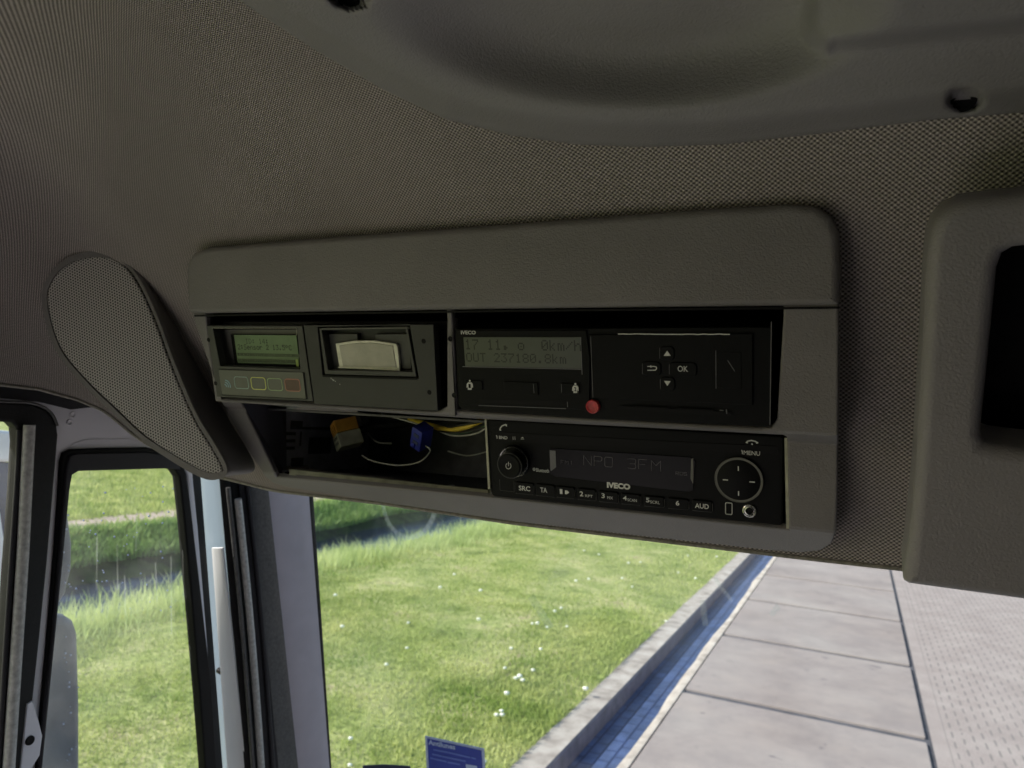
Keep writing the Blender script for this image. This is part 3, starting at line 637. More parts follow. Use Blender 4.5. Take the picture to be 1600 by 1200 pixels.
# shell behind the frame (dark tray walls)
x0l, x1r = -.446, -.014
V = [(x0l, .425, .078), (x1r, .425, .078), (x1r, .60, .095), (x0l, .60, .095), (x0l, .448, .001), (x1r, .448, .001), (x1r, .60, .003), (x0l, .60, .003)]
mesh('tray', V, [(0, 1, 2, 3), (2, 6, 7, 3), (0, 3, 7, 4), (1, 5, 6, 2), (4, 7, 6, 5)], 'black', con)
mesh('lower_tray', [(x1r, .462, -.002), (x1r, .489, -.057), (x1r, .62, -.060), (x1r, .62, -.002), (-.21, .489, -.057), (-.21, .62, -.060), (-.21, .62, -.002)], [(0, 1, 2, 3), (1, 4, 5, 2), (3, 2, 5, 6)], 'black', con)
strokes('gap_shadow', PA, [[(304, 493.5), (500, 490.0)], [(500, 490.0), (800, 485.8)], [(800, 485.8), (1310, 480.6)]], .0012, 'black', con, .0006)  # black strip paints the shadow groove between lid and frame
# jambs: right wall of both rows, divider between the upper bays
def quad_prism(name, pts, off, m, parent): 
    P_ = [np.array(p) for p in pts]; o = np.array(off); V, Fs = box8(P_ + [p + o for p in P_]); return mesh(name, V, Fs, m, parent)
uR = PA.loc((1224, 500))[0]
a1, a2 = PA.hit((699, 500)), PA.hit((701, 640)); quad_prism('divider', [PA.hit((700, 500), -.001), PA.hit((704, 500), -.001), PA.hit((711, 650), -.001), PA.hit((703, 650), -.001)], PA.un * -.010, 'console', con)
# bay side wall (left) and radio jamb (right)
A_, B_ = W3((376, 629)), W3((432, 746)); Cc, Dd = hy((441, 636), .490), hy((448, 743), .505)
mesh('bay_side', [A_ + [0, .002, 0], B_ + [0, .002, 0], Dd, Cc, Dd + [-.004, .01, -.002], Cc + [-.004, .01, 0], B_ + [-.003, .008, -.002], A_ + [-.003, .008, 0]], [(0, 1, 2, 3), (3, 2, 4, 5), (4, 6, 7, 5), (0, 7, 6, 1)], 'bayside', con)
# mounting cage with ribbed floor
xL = float(Dd[0]); xR = float(PB.loc((760, 660))[0] + PB.O[0]); cg = bpy.data.objects.new('mounting_cage', None); bpy.data.objects.remove(cg)
cage = abox('cage', xL - .004, xL, .492, .62, -.0575, -.004, 'cage', con)
for (z0, z1, y0, y1) in ((-.019, -.012, .505, .52), (-.030, -.0275, .497, .512), (-.024, -.0215, .497, .512), (-.036, -.0335, .497, .512), (-.033, -.021, .518, .5195), (-.051, -.043, .509, .524), (-.040, -.026, .530, .56), (-.019, -.017, .52, .56)):
    abox('slot', xL + .0001, xL + .0006, y0, y1, z0, z1, 'cagedark', cage)
flr = abox('cage_floor', xL, xR, .487, .62, -.0575, -.0545, 'cagedark', con)
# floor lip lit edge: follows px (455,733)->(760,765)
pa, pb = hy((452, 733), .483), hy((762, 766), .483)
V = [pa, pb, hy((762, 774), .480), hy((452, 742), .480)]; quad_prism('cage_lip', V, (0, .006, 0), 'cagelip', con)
for k in range(34):
    u = k / 33; x = xL + (xR - xL) * u * .99 + random.uniform(-.001, .001); L = random.uniform(.012, .030)
    V = [(x, .4875, -.0543), (x + .0022, .4875, -.0543), (x + .0022 + .004, .4875 + L, -.0540), (x + .004, .4875 + L, -.0540)]
    if k % 3 != 1: mesh('rib', [*V, *[(a, b_, c + .0016) for a, b_, c in V]], box8(V * 2)[1], 'cage' if k % 4 == 0 else 'black', flr)
abox('cage_back', xL, xR, .618, .622, -.0575, -.004, 'cagedark', con)
abox('cage_top', xL - .004, xR, .470, .62, -.004, -.0025, 'cagedark', con)
# thin light partition left of the radio
V = [PB.hit((757, 655), .001), PB.hit((760, 655), .001), PB.hit((766, 764), .001), PB.hit((762.5, 764), .001)]; quad_prism('partition', V, (0, .03, -.002), 'cagelip', con)
V = [PB.hit((1225.5, 684), .001), PB.hit((1230, 684), .001), PB.hit((1233, 826), .001), PB.hit((1228.5, 826), .001)]; quad_prism('jamb', V, (0, .02, 0), 'cagelip', con)  # pale greenish colour paints the light on the radio jamb

# ================================================================== TEMPERATURE RECORDER (display + printer)
tr = thing('temperature_recorder', PA.W(-.2, 0, 0), 'grey temperature recorder with green display, colour keys and paper printer slot', 'temperature recorder')
P = PA.shift(-.0005)
def L_(q, n=0): return P.loc(q, n)
# display module face with display opening
disp = [(341, 515), (464, 514), (470, 578), (345, 572)]
ro = P.rect([(323, 509), (472, 509), (489, 627), (339, 620)])
out = [L_(q) for q in ((323, 509), (472, 509), (489, 627), (339, 620))]
face = plate('display_module', P, out, -.006, 0, 'unit', tr, holes=[[L_(q) for q in ((332, 512), (464, 512), (469, 577), (344, 572))]], bevel=.0004)
plate('display_recess', P, [L_(q, -.012) for q in ((342, 515), (476, 515), (480, 590), (344, 585))], -.013, -.012, 'unit_lite', face, bevel=0)
dspx = P.rect([(366, 524), (463, 523), (468, 570), (371, 567)], -.009)
plate('display_bezel', P, rr(dspx[0] - .004, dspx[1] - .003, dspx[2] + .004, dspx[3] + .0002), -.0118, -.0098, 'black', face, bevel=.0002)
scr = plate('screen', P, rr(*dspx), -.0097, -.009, 'lcdg', face, bevel=.0001)
lcd_text('lcd_text', P, 'ID: 14:', (384, 537), (420, 538), (384, 529), 'lcdink', scr, -.00885)
lcd_text('lcd_text', P, '2:Sensor 2 13.5^C', (372, 546), (456, 547), (372, 538), 'lcdink', scr, -.00885, .98)
strokes('soft_key_bar', P, [[(372, 553.5), (467, 556)], [(373, 562.5), (467, 565)]], .0022, 'lcdgd', scr, -.00886)
cm = []
for r_, y_ in ((0, 553.5), (1, 562.5)):
    for k in range(4):
        for j in range(6):
            x_ = 374 + k * 24 + j * 3.0 + random.uniform(0, .6)
            if random.random() < .85: cm.append([(x_, y_ + (x_ - 372) * .026 - random.uniform(.4, 1.6)), (x_ + 1.2, y_ + (x_ - 372) * .026 + random.uniform(.2, 1.6))])
strokes('soft_key_label', P, cm, .0003, 'lcdg', scr, -.0086)
strokes('corner_glow', P, [[(464, 563), (465, 571)]], .0022, 'lcdgl', scr, -.0084)
strokes('recess_edge', P, [[(332, 512.6), (463, 512.6), (463.8, 524)]], .0003, 'cover', face, .0002)
kp = plate('keypad', P, rr(*P.rect([(343, 577), (474, 582), (479, 623), (347, 616)]), .001), -.001, .0006, 'unit_lite', tr, bevel=.0003)
M['unit_lite2'] = mat('keypad_foil', (.11, .115, .095), .4, noise=(60, .08), bump=(900, .15)); kp.data.materials.clear(); kp.data.materials.append(M['unit_lite2'])
strokes('keypad_border', P, [[(342.5, 577), (475, 582.5)], [(342.5, 577), (347.5, 617)], [(475, 582.5), (479.5, 623.5)], [(347.5, 617), (479.5, 623.5)]], .0006, 'black', kp, .0003)
for (x0, y0, x1, y1), mm in zip(((365, 588, 387, 608), (391, 589, 414, 609.5), (417, 590.5, 440, 611), (444, 591.5, 468, 612)), ('keyteal', 'keyyellow', 'keygreen', 'keyred')):
    a = P.loc((x0, y0), .0007); b_ = P.loc((x1, y0 + 1), .0007); c = P.loc((x1 + 1, y1), .0007)
    R = (a[0], c[1], b_[0], a[1]); o = rr(*R, .0022); i_ = rr(R[0] + .0005, R[1] + .0005, R[2] - .0005, R[3] - .0005, .0018)
    plate('key', P, o, .0005, .0008, mm, kp, holes=[i_], bevel=0)
    if mm == 'keyred': plate('key_pad', P, i_, .0004, .00068, 'keyredfill', kp, bevel=0)
for r_ in (1.3, 2.6, 3.9):
    cx, cy = P.loc((352, 604)); strokes('wave_mark', P, [], .0004, 'bluemark', kp, .0008) if False else None
    pts = [(351 + r_ * 2.3 * math.cos(math.radians(a)), 604 - r_ * 2.6 * math.sin(math.radians(a))) for a in range(-8, 97, 15)]
    strokes('wave_mark', P, [pts], .00055, 'bluemark', kp, .0007 + r_ * 1e-5)
# printer module
out = [L_(q) for q in ((474, 508), (677, 507), (684, 642), (491, 631))]
slot = [(496, 511), (640, 508), (654, 591), (504, 586)]
pr = plate('printer_module', P, out, -.006, 0, 'unit_dark', tr, holes=[[L_(q) for q in slot]], bevel=.0005)
plate('slot_back', P, [L_(q, -.010) for q in ((500, 510), (660, 510), (668, 600), (505, 596))], -.0115, -.010, 'unit_dark', pr, bevel=0)
plate('slot_frame', P, [L_(q) for q in ((499, 512.5), (637, 510), (651, 588.5), (508, 584.5))], -.009, .0004, 'unit', pr, holes=[[L_(q) for q in ((503, 516), (634, 513.5), (645, 581), (513, 578))]], bevel=.0005)
plate('tab', P, [L_(q, -.006) for q in ((513, 521.5), (558, 521.5), (559, 532), (586, 533), (586, 522), (638, 521.5), (643, 577), (517, 575))], -.0095, -.006, 'unit', pr, bevel=.0006)
strokes('slot_edge', P, [[(503, 513.5), (640, 512.5)]], .0004, 'unit_lite', pr, .0005)
cv = [(524, 537), (552, 532.5), (583, 532), (618, 537), (621, 541), (624.5, 577), (530, 574)]
plate('paper_cover_edge', P, [L_(q, -.0035) for q in cv], -.0055, -.0035, 'cover_edge', pr, bevel=.0005)
cv2 = [(530, 540), (555, 536), (583, 535.5), (614, 540), (619.5, 574.5), (536, 572.5)]
plate('paper_cover', P, [L_(q, -.0033) for q in cv2], -.0042, -.0030, 'cover', pr, bevel=.0005)
strokes('paper_edge', P, [[(529, 574), (624, 578)]], .0008, 'cover_edge', pr, -.0028)
strokes('slot_shadow_gap', P, [[(505, 587.5), (651, 592)]], .0013, 'black', pr, .0001)
ck = []
for k in range(9): x_ = random.uniform(0, 1); ck.append([(517 + x_ * 14, 591 + x_ * 9 + random.uniform(-1.5, 1.5)), (517.9 + x_ * 14, 592.2 + x_ * 9)])
strokes('scuff', P, ck, .0003, 'white', pr, .0002)
for (q) in ((326, 531), (337, 599), (662, 533), (671, 613)):
    lathe('screw_hole', P, P.loc(q), [(.0016, .00012), (.0013, .0002), (.0004, .0001)], 'frit', face if q[0] < 500 else pr, 20)
# case behind, with its dark right flank
rc = P.rect([(324, 508), (700, 505), (703, 640), (342, 622)])
plate('case', P, rr(rc[0], rc[1] - .001, P.loc((698, 560))[0] - .0015, rc[3]), -.07, -.0135, 'black', tr, bevel=.0005)

# ================================================================== TACHOGRAPH
tg = thing('tachograph', PA.W(0, 0, 0), 'black tachograph with grey two-line display, arrow keys and a red seal', 'tachograph')
P = PA
RT = P.rect([(711, 513), (1205, 509), (1202, 667), (717, 641)])
RT = (RT[0], RT[1], P.loc((1205, 580))[0], P.loc((709, 513))[1])
plate('case', P, rr(RT[0] + .001, RT[1] + .001, RT[2] - .001, RT[3] - .001), -.10, -.0008, 'black', tg, bevel=.0005)
lo = [P.loc(q) for q in ((711, 514), (917, 513), (1205, 511), (1203, 667), (919, 654), (722, 640), (716, 633))]
fp = plate('faceplate', P, lo, -.004, .0, 'satin', tg, bevel=.0006)
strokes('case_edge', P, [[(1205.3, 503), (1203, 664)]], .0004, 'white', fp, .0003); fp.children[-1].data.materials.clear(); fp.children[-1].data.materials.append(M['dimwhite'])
# left field with display
lf = plate('display_field', P, [P.loc(q, .0012) for q in ((714, 516), (916, 516), (922, 560), (921, 645), (905, 640), (727, 631), (719, 628))], 0, .0012, 'satin', tg, bevel=.0005)
sc = [(724, 527), (907, 527), (909, 576), (727, 572)]
ds = plate('screen', P, [P.loc(q, .0014) for q in sc], .0010, .0014, 'lcd', lf, bevel=.00005)
lcd_text('lcd_text', P, '17 11* @  0km/h', (727, 546), (908, 546.5), (727, 530), 'lcdink', ds, .00145, .99)
lcd_text('lcd_text', P, 'OUT 237180.8km', (729, 565), (885, 569), (729, 551), 'lcdink', ds, .00145, .99)
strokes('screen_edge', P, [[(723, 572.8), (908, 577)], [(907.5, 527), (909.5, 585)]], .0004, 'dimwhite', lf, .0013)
text(P, 'IVECO', (720.5, 522.3), (743.5, 522.6), (720.5, 516.6), 'white', lf, .0013, .02)
for x0, y0, x1, y1 in ((726, 592, 756, 610), (786, 594, 843, 617), (874, 596, 908, 616)):
    R = P.rect([(x0, y0), (x1, y0 + 1.5), (x1, y1 + 1.5), (x0 + 1, y1)], .0012)
    plate('key_well', P, rr(*R, .0012), .0012, .0014, 'frit', lf, bevel=0)
    kk = plate('key', P, rr(R[0] + .0006, R[1] + .0006, R[2] - .0006, R[3] - .0006, .001), .0013, .0021, 'satin', lf, bevel=.0004)
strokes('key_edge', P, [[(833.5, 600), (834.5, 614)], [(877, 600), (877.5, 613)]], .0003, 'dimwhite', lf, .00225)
def man(x, y, digit):                                             # little driver figure, px centre
    V = pm(P, circ(*P.loc((x, y - 7.0), .0023), .00062, 14), .0022, .0024, bevel=0)
    B2 = pm(P, [P.loc((x + a, y + b_), .0023) for a, b_ in ((-2.6, -4.6), (2.6, -4.6), (4.6, -2), (5.0, 3.4), (3.6, 3.8), (3.2, 0), (2.8, 7), (-2.8, 7), (-3.2, 0), (-3.6, 3.8), (-5.0, 3.4), (-4.6, -2))], .0022, .0024, bevel=0)
    o = join('driver_symbol', [V, B2], 'white', lf)
    text(P, digit, (x - 1.7, y + 4.2), (x + 1.7, y + 4.2), (x - 1.7, y - 2.2), 'black', o, .00245, .03, 'digit')
man(734, 602, '1'); man(899, 607, '2')
def slot_(x0, y0, x1, y1, nm='card_slot', par=None, mt='frit', h=.0022):
    strokes(nm, P, [[(x0, y0), (x1, y1)]], h, mt, par or tg, .0013)
slot_(750, 626, 884, 631, 'card_slot', lf, 'frit', .0024); strokes('slot_edge', P, [[(886.5, 628), (887, 636)], [(748, 633.5), (884, 638.5)]], .00035, 'dimwhite', lf, .00135)
# printer drawer
dr = plate('printer_drawer', P, [P.loc(q, .0016) for q in ((921, 523), (1176, 521), (1176, 633), (926, 622))], 0, .0016, 'satin', tg, bevel=.0005)
jag = [(966, 522.0)] + [(966 + 8.3 * k, 522.2 + random.uniform(-.5, .5)) for k in range(1, 21)] + [(1140, 522.3)]
strokes('tear_edge', P, [jag], .0005, 'white', dr, .0018)
strokes('drawer_edge', P, [[(923, 526), (926.5, 621)]], .0003, 'dimwhite', dr, .0018)
for q, rx in (((1042, 552), 12), ((1018, 576), 15), ((1067, 577), 22), ((1043, 600), 12)):
    R = P.rect([(q[0] - rx, q[1] - 11), (q[0] + rx, q[1] - 11), (q[0] + rx, q[1] + 11), (q[0] - rx, q[1] + 11)], .002)
    plate('key', P, rr(*R, .0025), .0014, .0024, 'satin', dr, bevel=.0005)
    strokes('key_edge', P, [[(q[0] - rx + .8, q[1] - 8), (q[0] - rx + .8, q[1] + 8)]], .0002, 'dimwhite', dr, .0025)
ar = pm(P, [P.loc(q, .0025) for q in ((1037, 556), (1048, 556), (1042.4, 548))], .0024, .0026, bevel=0); ar2 = pm(P, [P.loc(q, .0025) for q in ((1037.5, 595), (1048, 595.5), (1042.8, 603))], .0024, .0026, bevel=0)
join('arrow_symbol', [ar, ar2], 'white', dr)
strokes('back_symbol', P, [[(1012, 572.5), (1022, 572.5), (1025.5, 573.5), (1026, 576), (1024, 578.3), (1012, 578.5)], [(1017, 571.2), (1016, 572.5), (1017.5, 574)]], .0005, 'white', dr, .0025)
text(P, 'OK', (1059, 580.5), (1075, 581), (1059, 571.5), 'white', dr, .0025)
strokes('drawer_line', P, [[(1118.5, 548), (1118.8, 607)], [(1137, 563), (1148, 580)]], .0003, 'dimwhite', dr, .0018)
plate('pull_tab', P, [P.loc(q, .002) for q in ((1119.5, 550), (1158, 550), (1159, 608), (1119.5, 606))], 0.0012, .0019, 'satin', dr, bevel=.0003)
slot_(968, 637, 1140, 647, 'card_slot', fp, 'frit', .0020); 
strokes('card_edge', P, [[(992, 636.0), (1044, 638.5)], [(1056, 639), (1114, 642)]], .0011, 'black', fp, .0016)
strokes('slot_edge', P, [[(1135, 640), (1135.4, 646)], [(1125, 641), (1130, 641.4)]], .0005, 'dimwhite', fp, .0014)
c = P.loc((926, 635.5), .002)
sl_ = lathe('seal', P, c, [(.0041, 0), (.0041, .0022), (.0036, .0027), (.0025, .0022), (.001, .0024)], 'red', tg, 32)
text(P, 'NL\n23', (921.5, 640.5), (930.5, 640.8), (921.5, 631), 'black', sl_, .0028, 0, 'embossing'); bpy.data.objects.remove(sl_.children[0])
for q in ((705, 529), (711, 617)): lathe('screw_hole', P, P.loc(q), [(.0017, .0012), (.0014, .0014), (.0004, .0010)], 'frit', fp, 20)

# ================================================================== RADIO
rd = thing('radio', PB.W(0, 0, 0), 'black car radio showing NPO 3FM with a round volume knob at left', 'radio')
P = PB
RR = P.rect([(761, 656), (1222, 681), (1225, 822), (767, 775)])
plate('case', P, rr(RR[0] + .002, RR[1] + .002, RR[2] - .002, RR[3] - .002), -.12, -.006, 'black', rd, bevel=.0006)
rf = plate('faceplate', P, rr(*RR, .0022), -.010, 0, 'gloss', rd, bevel=.0009); rf.data.materials.clear(); rf.data.materials.append(M['satin'])
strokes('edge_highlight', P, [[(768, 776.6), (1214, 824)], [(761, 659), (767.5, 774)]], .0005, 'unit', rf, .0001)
# long upper groove and display window
uo = P.rect([(772, 673), (1205, 695), (1205, 712), (774, 690)], .0004)
def rr_px(quad, r, n=.0004): return rr(*P.rect(quad, n), r)
plate('disc_slot', P, [P.loc(q) for q in ((776, 674), (830, 678), (1120, 693), (1215, 697), (1215, 709), (1120, 705), (830, 692), (776, 688), (772, 681))], .00005, .0004, 'frit', rf, bevel=0)
dw = plate('display_window', P, [P.loc(q) for q in ((860, 700), (1080, 714), (1087, 720), (1083, 766), (1076, 768), (866, 744), (858, 738))], .0001, .0006, 'gloss', rf, bevel=.0002)
plate('window_edge', P, [P.loc(q, .0007) for q in ((859, 703.5), (868, 704.5), (869, 730), (861, 736), (860, 733))], .0005, .0009, 'dimwhite', dw, bevel=0)
plate('window_edge', P, [P.loc(q, .0007) for q in ((1080, 717), (1083, 716), (1083.5, 745), (1083, 756), (1079, 748))], .0005, .0009, 'unit_lite', dw, bevel=0)
def seg(chars, n=.0008, wd=.0004, name='display_text'):
    lines = []
    for ch, x, y, w_, h in chars:
        sl_ = .075
        G = {'N': [[(0, 1), (0, 0), (1, 1), (1, 0)]], 'P': [[(0, 1), (0, 0), (.85, 0), (1, .12), (1, .4), (.85, .5), (0, .5)]], 'O': [[(0, .12), (.15, 0), (.85, 0), (1, .12), (1, .88), (.85, 1), (.15, 1), (0, .88), (0, .12)]],
             '3': [[(0, .05), (.15, 0), (.85, 0), (1, .12), (1, .4), (.85, .5), (.3, .5)], [(.85, .5), (1, .6), (1, .88), (.85, 1), (.1, 1), (0, .93)]],
             'F': [[(0, 1), (0, 0), (1, 0)], [(0, .5), (.75, .5)]], 'M': [[(0, 1), (0, 0), (.5, .45), (1, 0), (1, 1)]], '1': [[(.5, 1), (.5, 0), (.3, .15)]],
             'R': [[(0, 1), (0, 0), (1, 0), (1, .5), (0, .5), (1, 1)]], 'D': [[(0, 0), (.8, 0), (1, .2), (1, .8), (.8, 1), (0, 1), (0, 0)]], 'S': [[(1, 0), (0, 0), (0, .5), (1, .5), (1, 1), (0, 1)]]}[ch]
        for ln in G: lines.append([(x + a * w_, y + b_ * h + a * w_ * sl_) for a, b_ in ln])
    return strokes(name, P, lines, wd, 'amber', dw, n)
seg([('N', 912, 711.5, 12, 15), ('P', 928.5, 712.5, 12, 15), ('O', 945, 714, 12, 15), ('3', 981, 716.5, 12.5, 15), ('F', 998, 717.5, 13, 15), ('M', 1018, 719.5, 14.5, 16)])
seg([('F', 876.5, 719, 4, 5.5), ('M', 883, 719.5, 5, 5.5), ('1', 891, 720, 4, 5.5)], wd=.00022); seg([('R', 1056, 737, 4.5, 4.5), ('D', 1062.5, 737.5, 4.5, 4.5), ('S', 1068.5, 738, 4.5, 4.5)], wd=.0003)
# knobs
kc = P.loc((802, 722), .003)
kw = lathe('volume_knob', P, kc, [(.0110, 0), (.0110, .001), (.0104, .0030), (.0098, .0034), (.0090, .0034)], 'black', rd, 56)
lathe('knob_ring', P, kc, [(.0106, .0026), (.0107, .0031), (.0104, .0036), (.0101, .0034)], 'chrome', kw, 56)
kc2 = P.loc((797, 727), .010)
lathe('knob_cap', P, kc2, [(.0088, .003), (.0086, .010), (.0083, .0114), (.0074, .0120), (.002, .0112)], 'satin', kw, 56)
lathe('cap_ring', P, kc2, [(.0087, .0096), (.00895, .0104), (.0087, .0112), (.0083, .0112)], 'unit', kw, 56)
def arc_px(cx, cy, rx, ry, a0, a1, n=16): return [(cx + rx * math.cos(math.radians(a0 + (a1 - a0) * i / n)), cy - ry * math.sin(math.radians(a0 + (a1 - a0) * i / n))) for i in range(n + 1)]
strokes('power_symbol', P, [arc_px(794.5, 728, 4.0, 4.6, 125, 415), [(794.5, 722), (794.5, 728)]], .00035, 'white', kw, .0122)
strokes('volume_mark', P, [[(816.5, 724.5), (817.5, 730)]], .0005, 'white', kw, .0050)
rc_ = P.loc((1154, 750.5), .002)
rk = lathe('control_ring', P, rc_, [(.0140, .0002), (.0140, .0012), (.0134, .0014), (.0130, .0010)], 'black', rd, 64)
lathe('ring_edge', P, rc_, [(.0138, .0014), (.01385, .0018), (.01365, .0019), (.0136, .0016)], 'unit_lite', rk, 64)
rk2 = lathe('control_button', P, rc_, [(.0130, .0002), (.0128, .0014), (.0120, .0018), (.0001, .0018)], 'satin', rk, 64)
strokes('cross_mark', P, [[(1153.5, 729), (1153.7, 735)], [(1154, 768), (1154, 774)], [(1130, 749.5), (1137, 750)], [(1171.5, 752.8), (1179, 753.4)]], .0006, 'white', rk2, .0019)
# buttons
bt = [(805, 753, 834, 771), (837, 756, 867, 774.5), (869, 759.5, 898, 777), (902, 763, 931, 780.5), (935, 767, 966, 784), (970, 770.5, 1001, 787.5), (1006, 774.5, 1038, 791), (1043, 778, 1076, 794.5), (1081, 781, 1113, 798)]
lab = [('SRC', 811, 828.5, 766, 758.5), ('TA', 844.5, 855, 769, 761.5), ('1', 875, 879, 771.5, 764), ('2', 906, 911.5, 775, 767.5), ('3', 940, 945, 778, 770.5), ('4', 973.5, 979.5, 781.5, 774.5), ('5', 1009.5, 1015, 784.5, 777.5), ('6', 1056, 1061.5, 789.5, 782), ('AUD', 1086, 1107.5, 793.5, 786)]
for (x0, y0, x1, y1), (s, a, b_, yb, yt) in zip(bt, lab):
    R = P.rect([(x0, y0), (x1, y0 + 2.5), (x1, y1 + 2.5), (x0 + .6, y1)], .001)
    bb = plate('button', P, rr(*R, .0012), 0, .0012, 'satin', rd, bevel=.0005)
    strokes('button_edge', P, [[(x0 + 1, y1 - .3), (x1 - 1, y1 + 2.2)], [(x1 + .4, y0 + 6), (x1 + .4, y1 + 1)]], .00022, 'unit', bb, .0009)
    text(P, s, (a, yb), (b_, yb + (b_ - a) * .09), (a, yt), 'white', bb, .0013, .012)
small = [('RPT', 914.5, 926, 776.5, 772.5), ('MIX', 949, 957.5, 779.5, 775.3), ('SCAN', 980.5, 995, 783, 778.6), ('SCRL', 1016, 1031, 786.3, 781.8)]
for s, a, b_, yb, yt in small: text(P, s, (a, yb), (b_, yb + (b_ - a) * .09), (a, yt), 'white', rf, .0013, 0)
plate('play_symbol', P, [P.loc(q, .0013) for q in ((883, 766), (886, 766.4), (889.5, 769.4), (886, 772), (883, 771.8))], .0012, .0015, 'white', rf, bevel=0)
text(P, 'BND', (780, 685.6), (793, 686.5), (780, 680.8), 'white', rf, .0006, .01)
strokes('bnd_mark', P, [[(775.7, 680.5), (776.5, 682), (776.7, 684.8)]], .0005, 'white', rf, .0005)
plate('eject_symbol', P, [P.loc(q, .0005) for q in ((814, 684.6), (818.6, 685), (816.3, 682.6))], .0004, .0006, 'white', rf, bevel=0); strokes('eject_symbol', P, [[(813.7, 686), (818.8, 686.4)], [(801.5, 682), (801.8, 687)], [(804.5, 682), (804.8, 687)]], .00025, 'white', rf, .0005)
text(P, 'MENU', (1162, 710.3), (1187.5, 712), (1162, 703.8), 'white', rf, .0008, 0); strokes('menu_mark', P, [[(1159, 703.5), (1160, 706), (1160, 709)]], .0005, 'white', rf, .0005)
def handset(pts, wd): return strokes('phone_symbol', P, pts, wd, 'white', rf, .0004)
handset([[(781, 671), (782, 668.5), (784.5, 665.5), (788, 664), (791.5, 663.8)], [(780.8, 671.5), (782.5, 672)], [(789.5, 663), (791.5, 665.8)]], .00075)
handset([[(1166, 691.5), (1168.5, 689.2), (1174, 688.2), (1180, 689.5), (1184, 692.0)], [(1166, 691.2), (1168, 692)], [(1182, 692.3), (1184, 691.6)], [(1174.8, 693.4), (1175.4, 694.6)]], .0007)
text(P, 'IVECO', (948.5, 762.0), (985, 764.5), (948.5, 753), 'white', rf, .0008, .055)
text(P, 'Bluetooth', (838, 737), (858, 737.8), (838, 731.3), 'white', rf, .0006, .005)
o2 = circ(*P.loc((834.5, 733.3), .0006), .0010, 20); i2 = circ(*P.loc((834.5, 733.3), .0006), .0007, 20); plate('wireless_symbol', P, o2, .0004, .0006, 'white', rf, holes=[i2], bevel=0)
strokes('wireless_symbol', P, [[(833.3, 731.6), (835.6, 734.6), (834.5, 735.8), (834.5, 730.8), (835.6, 732.2), (833.3, 735)]], .0002, 'white', rf, .0006)
R = P.rect([(1133, 785), (1144, 786), (1144.5, 805), (1133, 804)], .0008)
us = plate('usb_port', P, rr(R[0], R[1], R[2], R[3], .0009), 0, .0008, 'white', rd, holes=[rr(R[0] + .0004, R[1] + .0004, R[2] - .0004, R[3] - .0004, .0007)], bevel=.0001)
ax = P.loc((1171, 798.5), .001)
lathe('audio_jack', P, ax, [(.0040, 0), (.0040, .0010), (.0034, .0014), (.0030, .0010), (.0029, .0012), (.0022, .0014), (.0020, -.0005), (.0005, -.0005)], 'chrome', rd, 40)
for q in ((766, 677), (771, 754), (1214, 706), (1214, 806)): lathe('pin_hole', P, P.loc(q), [(.0016, .0001), (.0014, .00025), (.0003, .0001)], 'frit', rf, 20)
strokes('cover_outline', P, [[(780.5, 749), (781.5, 766), (803.5, 768.5), (803, 752)]], .0002, 'unit', rf, .0001)

# ================================================================== PLUGS AND WIRES IN THE OPEN BAY
def wpt(q, y): return hy(q, y)
def obox(name, c, ax, sz, m, parent, bev=.0006):
    ax = [np.array(a, float) for a in ax]; V = []
    for k in (-1, 1):
        for i, j in ((-1, -1), (1, -1), (1, 1), (-1, 1)): V.append(c + ax[0] * i * sz[0] / 2 + ax[1] * j * sz[1] / 2 + ax[2] * k * sz[2] / 2)
    V, Fs = box8(V); o = mesh(name, V, [tuple(reversed(f)) for f in Fs], m, parent); md = o.modifiers.new('b', 'BEVEL'); md.width = bev; md.segments = 2; return o
def basis(fwd, up):
    f = np.array(fwd, float); f /= np.linalg.norm(f); r = np.cross(f, up); r /= np.linalg.norm(r); return r, np.cross(r, f), f
ax_ = basis((-.55, -.75, -.25), (-.35, .1, 1))                # plug face looks left and towards the viewer
pc = wpt((541, 677), .525)
pl = thing('connector_plug', pc, 'square twin connector plug, orange-yellow upper half and white lower half, in the open bay', 'connector')
yb = obox('yellow_plug', pc + ax_[1] * .0058, ax_, (.0165, .0105, .019), 'yplug', pl); wb = obox('white_plug', pc - ax_[1] * .0060, ax_, (.0170, .0120, .020), 'wplug', pl)
for k in range(3):
    for j in range(2): obox('pin_hole', pc - ax_[1] * (.0030 + .0042 * j) + ax_[0] * (-.0042 + .0042 * k) + ax_[2] * .0100, ax_, (.0026, .0022, .0006), 'cagedark', wb, .0001)
for k in range(3): obox('latch', pc + ax_[1] * (.0052) + ax_[0] * (-.0042 + .0042 * k) + ax_[2] * .0096, ax_, (.0024, .0055, .0016), 'yplug', yb, .0003)
tube('cable', [pc - ax_[2] * .008, pc + np.array([.015, .02, .006]), pc + np.array([.04, .04, .012]), pc + np.array([.07, .07, .02])], .0032, 'kwire', pl)
bc = wpt((659, 682), .515); bx_ = basis((-.25, -.85, -.35), (.45, -.2, 1))
bp_ = thing('blue_connector', bc, 'small dark blue plug hanging on a loop of thin wire in the open bay', 'connector')
bb_ = obox('plug', bc, bx_, (.0110, .0185, .013), 'bplug', bp_)
for k in range(2):
    obox('pin_hole', bc + bx_[1] * (.0035 - .0065 * k) + bx_[2] * .0065, bx_, (.0055, .003, .0006), 'navy', bb_, .0001)
obox('clip', bc + bx_[1] * -.0062 + bx_[2] * .0066 + bx_[0] * .002, bx_, (.004, .004, .002), 'bplug', bb_, .0004)
tube('thin_wire', [bc + [.004, .0, -.007], wpt((672, 705), .512), wpt((655, 722), .508), wpt((620, 727), .508), wpt((582, 720), .512), wpt((566, 712), .52)], .0006, 'wwire', bp_)
